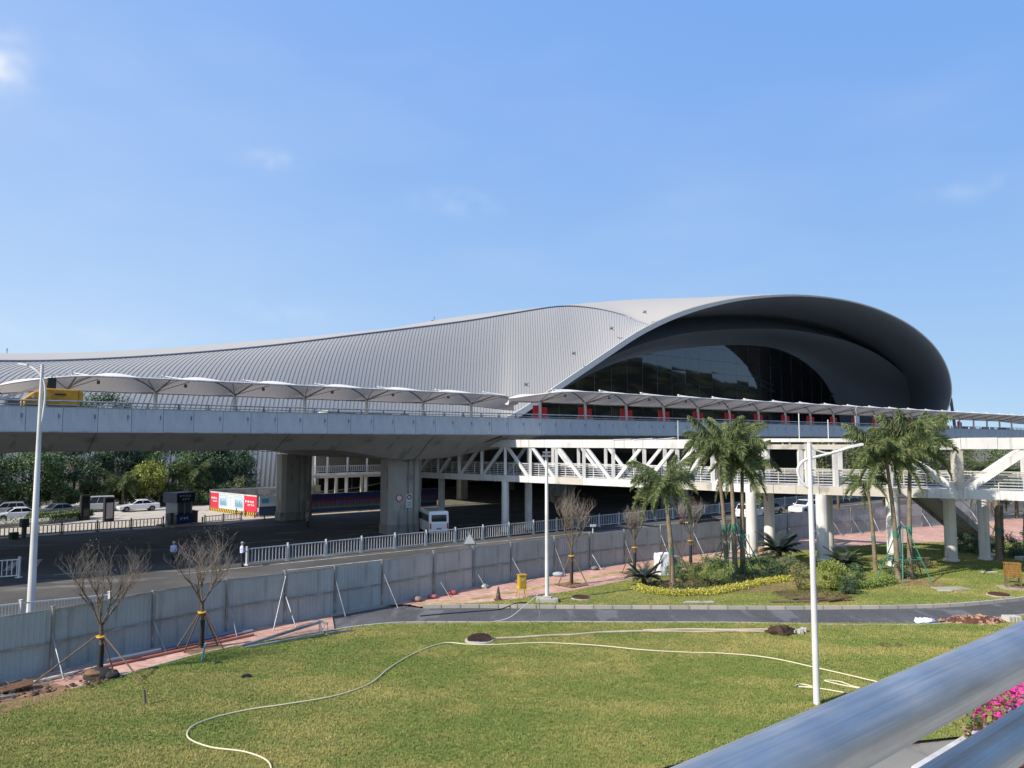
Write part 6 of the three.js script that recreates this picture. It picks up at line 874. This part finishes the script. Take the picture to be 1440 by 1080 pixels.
  tag(obj('board', box(1.3, 0.05, 0.6, 0, 0, 0, 0.5, 0.1, 0.15).translate(-17.4, 0.26, -26.9), M.wood), 'brown board leaning on the dry twigs', 'board'); tag(obj('board', box(1.7, 0.06, 0.14, 0, 0, 0, 0.6).translate(-17.6, 0.17, -25.9), M.galv), 'grey strip lying in front of the dry twigs', 'strip');
  const bags = [[-3.4, -43.6, 0.26, [0.30, 0.06, 0.06], 'red bag at the foot of the hoarding near the gate'], [-1.6, -45.6, 0.22, [0.4, 0.42, 0.42], 'grey sandbag at the foot of the hoarding post'], [0.4, -47.1, 0.24, [0.12, 0.07, 0.07], 'dark bag at the foot of the hoarding behind the yellow box'], [3.0, -49.4, 0.3, [0.3, 0.35, 0.38], 'pale blue sack by the hoarding behind the lamp post'], [5.6, -51.8, 0.26, [0.16, 0.14, 0.15], 'dark sack by the hoarding beside the leafless tree'], [-5.2, -41.9, 0.3, [0.24, 0.18, 0.16], 'brown rubble sack at the gate kerb'], [-4.4, -42.6, 0.22, [0.3, 0.1, 0.1], 'small red brown sack near the gate']];
  bags.forEach(([x, z, s, c, l], i) => { const g = new THREE.SphereGeometry(s, 16, 10).scale(1.3, 0.55, 0.9), p = g.attributes.position; for (let k = 0; k < p.count; k++) { const q = 1 + 0.5 * (fbm(p.getX(k) * 7 + i * 5, p.getZ(k) * 7 + p.getY(k) * 5, 0, 0, 3, 6) - 0.5); p.setXYZ(k, p.getX(k) * q, p.getY(k) * q, p.getZ(k) * q); } g.computeVertexNormals(); const m = obj('sack', g, std(lin(...c), { roughness: 0.9 })); m.position.set(x, 0.1 + s * 0.4, z); m.rotation.y = i; tag(m, l, 'sack'); });
  const sb = thing('wrapped_stone', 'white plastic wrapped stone block behind the single palm', 'stone block', [10.15, 0.13, -50.0], 0.3); obj('block', box(1.2, 1.15, 0.7, 0.2, 0.58, 0), std(lin(0.3, 0.31, 0.3), { map: T.concrete }), sb); { const g = new THREE.BoxGeometry(0.75, 1.35, 0.85, 8, 10, 8).translate(-0.35, 0.68, 0.02), p = g.attributes.position; for (let k = 0; k < p.count; k++) { const q = 0.16 * (fbm(p.getX(k) * 4 + 3, p.getY(k) * 4 + p.getZ(k) * 3, 0, 0, 3, 8) - 0.5); p.setXYZ(k, p.getX(k) + q, p.getY(k) + q * 0.6, p.getZ(k) + q); } g.computeVertexNormals(); obj('plastic_sheet', g, std(lin(0.7, 0.72, 0.74), { roughness: 0.3 }), sb); }
  const gt = thing('site_gate_frame', 'white barrier frame with crossed bars beside the first bridge column', 'barrier', [16.9, 0.13, -56.6], 0.35); obj('frame', [bar([-0.8, 0, 0], [-0.8, 1.7, 0], 0.04), bar([0.8, 0, 0], [0.8, 1.7, 0], 0.04), bar([-0.8, 1.7, 0], [0.8, 1.7, 0], 0.04), bar([-0.8, 0.3, 0], [0.8, 0.3, 0], 0.03)], M.whiteClean, gt).userData.kind = 'stuff'; obj('cross_bar', bar([-0.78, 0.32, 0.03], [0.78, 1.66, 0.03], 0.02), M.whiteClean, gt); obj('cross_bar', bar([-0.78, 1.66, -0.03], [0.78, 0.32, -0.03], 0.02), M.whiteClean, gt);
  // timber boards on the bare soil, planks by the kerb, rubble heap on the access road
  [[15.2, -41.35, 2.6, 0.02], [16.8, -41.6, 2.4, -0.06], [16.2, -42.0, 1.8, 0.12], [17.7, -41.5, 1.4, 0.25]].forEach(([x, z, L, a], i) => { const m = obj('plank', box(L, 0.05, 0.22, 0, 0, 0, a, 0, i === 3 ? 0.1 : 0.01), i % 2 ? M.wood : M.woodPale); m.position.set(x, 0.2 + i * 0.035, z); tag(m, ['pale long plank at the kerb in front of the bare soil', 'brown plank lying on the pale plank', 'short pale plank on top of the others', 'short brown plank tilted at the end of the boards'][i], 'plank', 'planks on the bare soil'); });
  tag(obj('plank', box(1.6, 0.07, 0.25, 0, 0, 0, 0.05).translate(10.0, 0.2, -41.1), M.kerb), 'white strip lying on the lawn beside the kerb', 'strip');
  const rub = thing('rubble_heap', 'heap of broken brick and soil at the edge of the access road', 'rubble', [22.4, 0.02, -37.2]), ch = [], rr = rng(88); { const g = new THREE.SphereGeometry(1, 24, 10, 0, 6.283, 0, 1.57).scale(1.5, 0.32, 0.7), p = g.attributes.position; for (let k = 0; k < p.count; k++) { const q = 1 + 0.4 * (fbm(p.getX(k) * 3 + 4, p.getZ(k) * 4 + 4, 0, 0, 3, 9) - 0.5); p.setXYZ(k, p.getX(k) * q, p.getY(k) * q, p.getZ(k) * q); } g.computeVertexNormals(); obj('soil_heap', g, std(lin(0.42, 0.28, 0.2), { map: T.dirt }), rub); } for (let i = 0; i < 120; i++) { const a = rr() * 6.283, d = Math.sqrt(rr()); const s = 0.04 + 0.08 * rr(); ch.push(box(s * 1.6, s, s, Math.cos(a) * d * 1.7, 0.33 * (1 - d) + 0.04 + 0.05 * rr(), Math.sin(a) * d * 0.8, rr() * 3, rr(), rr())); } stuff(obj('broken_bricks', ch, std(lin(0.46, 0.26, 0.17), { map: T.fine }), rub)); for (let i = 0; i < 4; i++) obj('pale_block', box(0.12, 0.34, 0.5, 1.45 + i * 0.17, 0.2, 0.1, 0.15), M.whiteDirty, rub);
  const ws = obj('white_sack', crumple(new THREE.SphereGeometry(0.5, 28, 14).scale(0.85, 0.24, 0.42), 9, 2.2), std(lin(0.6, 0.62, 0.72))); ws.position.set(19.9, 0.12, -37.2); tag(ws, 'flat white plastic sack beside the rubble heap', 'sack');
  // stacked white slabs behind the dark palm
  [[37.6, -55.6, 0.15], [38.4, -55.2, 0.15], [38.2, -55.5, 0.45], [39.4, -54.8, 0.18], [35.9, -57.0, 0.12]].forEach(([x, z, y], i) => { const m = obj('stone_slab', box(1.7, 0.25, 0.9, 0, 0, 0, 0.3 + 0.2 * i), M.whiteDirty); m.position.set(x, y + 0.14, z); tag(m, ['white stone slab at the bottom of the slab pile behind the dark palm', 'second white stone slab of the pile behind the dark palm', 'white stone slab topmost on the pile behind the dark palm', 'white stone slab at the outer end of the slab pile', 'single grey slab between the stair and the dark palm'][i], 'slab', 'slabs behind the dark palm'); });
}
// ---------------------------------------------------------------- wooded hills beyond the right of the view, which the glass front mirrors
{
  const rows = []; for (let i = 0; i <= 40; i++) rows.push(Array.from({ length: 91 }, (_, j) => { const x = mix(330, 840, i / 40), z = mix(-420, 700, j / 90), e = Math.sin(Math.PI * Math.min(1, i / 26) * 0.5) * (i > 26 ? 1 - (i - 26) / 30 : 1) * Math.sin(Math.PI * j / 90); return V3(x, -1 + 150 * e * (0.45 + 0.9 * fbm(x / 170, z / 170, 0, 0, 5, 201)) + 7 * fbm(x / 14, z / 14, 0, 0, 3, 203) * (e > 0.02 ? 1 : 0), z); }));
  const hillTex = mottle(0.25, 77, 9, 0.3); hillTex.repeat.set(1 / 90, 1 / 90);
  structure(obj('hill', grid(rows, true), std(lin(0.06, 0.08, 0.042), { roughness: 1, map: hillTex })));
}
// ---------------------------------------------------------------- where we stand: footbridge rail, deck and planter
{
  const a = V3(0.78, 0, -0.626), nOut = V3(-0.626, 0, -0.78), org = V3(0.24, 0, -0.667), at = (u, n, y) => org.clone().addScaledVector(a, u).addScaledVector(nOut, n).setY(y), turn = Math.atan2(0.626, 0.78);
  const steel = new THREE.MeshStandardMaterial({ color: lin(0.72, 0.73, 0.73), metalness: 1, roughness: 1.0, map: T.brushed, roughnessMap: T.brushRough });
  const f = thing('near_handrail', 'thick dull stainless steel double handrail of the footbridge we stand on', 'handrail', [org.x, 7.15, org.z], turn);
  const pipe = (y, r) => { const g = new THREE.CylinderGeometry(r, r, 12, 64, 1, true).rotateZ(-Math.PI / 2); const uv = g.attributes.uv; for (let i = 0; i < uv.count; i++) uv.setXY(i, uv.getY(i) * 26, uv.getX(i)); return g.translate(1.5, y - 7.15, 0); };
  obj('top_rail', pipe(8.527, 0.0308), steel, f, true); obj('lower_rail', pipe(8.425, 0.0255), steel, f, true);
  for (const y of [8.15, 7.9, 7.65, 7.4]) obj('thin_rail', bar([-4.4, y - 7.15, 0], [7.4, y - 7.15, 0], 0.016, 0.016, 10), steel, f);
  for (const x of [-3.4, -1.9, 2.9, 4.4, 5.9]) obj('post', bar([x, 0, 0], [x, 1.33, 0], 0.024, 0.024, 14), steel, f);
  const dk = thing('bridge_deck', 'pale concrete deck of the footbridge we stand on', 'deck', [org.x, 0, org.z], turn); obj('slab', box(14, 0.5, 3.4, 1.5, 6.9, 1.62), M.whiteDirty, dk); obj('pier', box(0.8, 6.65, 0.8, -3, 3.32, 1.6), M.pier, dk);
  const pl = thing('planter_trough', 'pale planter trough fixed outside the near handrail', 'planter', [org.x, 7.15, org.z], turn);
  obj('front', box(4.4, 0.42, 0.05, 4.75, 0.16, -1.02), M.column, pl); obj('rear', box(4.4, 0.42, 0.05, 4.75, 0.16, -0.28), M.column, pl); for (const x of [2.56, 6.94]) obj('end', box(0.05, 0.42, 0.69, x, 0.16, -0.65), M.column, pl); obj('soil', box(4.3, 0.3, 0.68, 4.75, 0.1, -0.65), M.dirt, pl);
  const place = (u0, u1, h) => (r, o) => { const u = mix(u0, u1, r()), n = 0.66 + 0.4 * r(); const p = at(u, n, 7.42 + h * r()); o.copy(p).sub(V3(org.x, 7.15, org.z)); };
  for (const [u0, u1, pinkN, cols, label] of [[2.95, 4.1, 1100, [[0.62, 0.02, 0.26], [0.7, 0.03, 0.33], [0.5, 0.02, 0.2]], 'magenta flowering bougainvillea in the planter trough'], [4.0, 5.1, 60, [[0.62, 0.02, 0.26]], 'leafy green bougainvillea between the magenta and pink ones'], [5.0, 6.8, 900, [[0.75, 0.10, 0.18], [0.7, 0.16, 0.2], [0.6, 0.05, 0.14]], 'coral pink flowering bougainvillea in the planter trough']]) {
    const b = thing('bougainvillea', label, 'plant', [org.x, 7.15, org.z]); obj('foliage', leaves(2200, place(u0, u1, 0.26), 0.036, [[0.13, 0.17, 0.03], [0.2, 0.2, 0.05], [0.07, 0.10, 0.025], [0.22, 0.19, 0.08]], 950 + u0 * 3, 0.6), leafM, b); obj('bracts', leaves(pinkN * 4, place(u0 + 0.1, u1, 0.32), 0.021, cols, 960 + u0 * 3, 0.8), new THREE.MeshPhysicalMaterial({ color: 0xffffff, vertexColors: true, roughness: 0.7, transmission: 0.35, thickness: 0, side: THREE.DoubleSide }), b);
    obj('stems', Array.from({ length: 7 }, (_, i) => { const p = at(mix(u0, u1, (i + 0.5) / 7), 0.7, 7.38).sub(V3(org.x, 7.15, org.z)); return bar(p, p.clone().add(V3(0.06 * (i % 3 - 1), 0.3, -0.05)), 0.008, 0.004, 5); }), M.twig, b);
  }
}
scene.traverse(o => { if (o.isMesh) o.castShadow = o.receiveShadow = true; });
renderer.render(scene, camera);
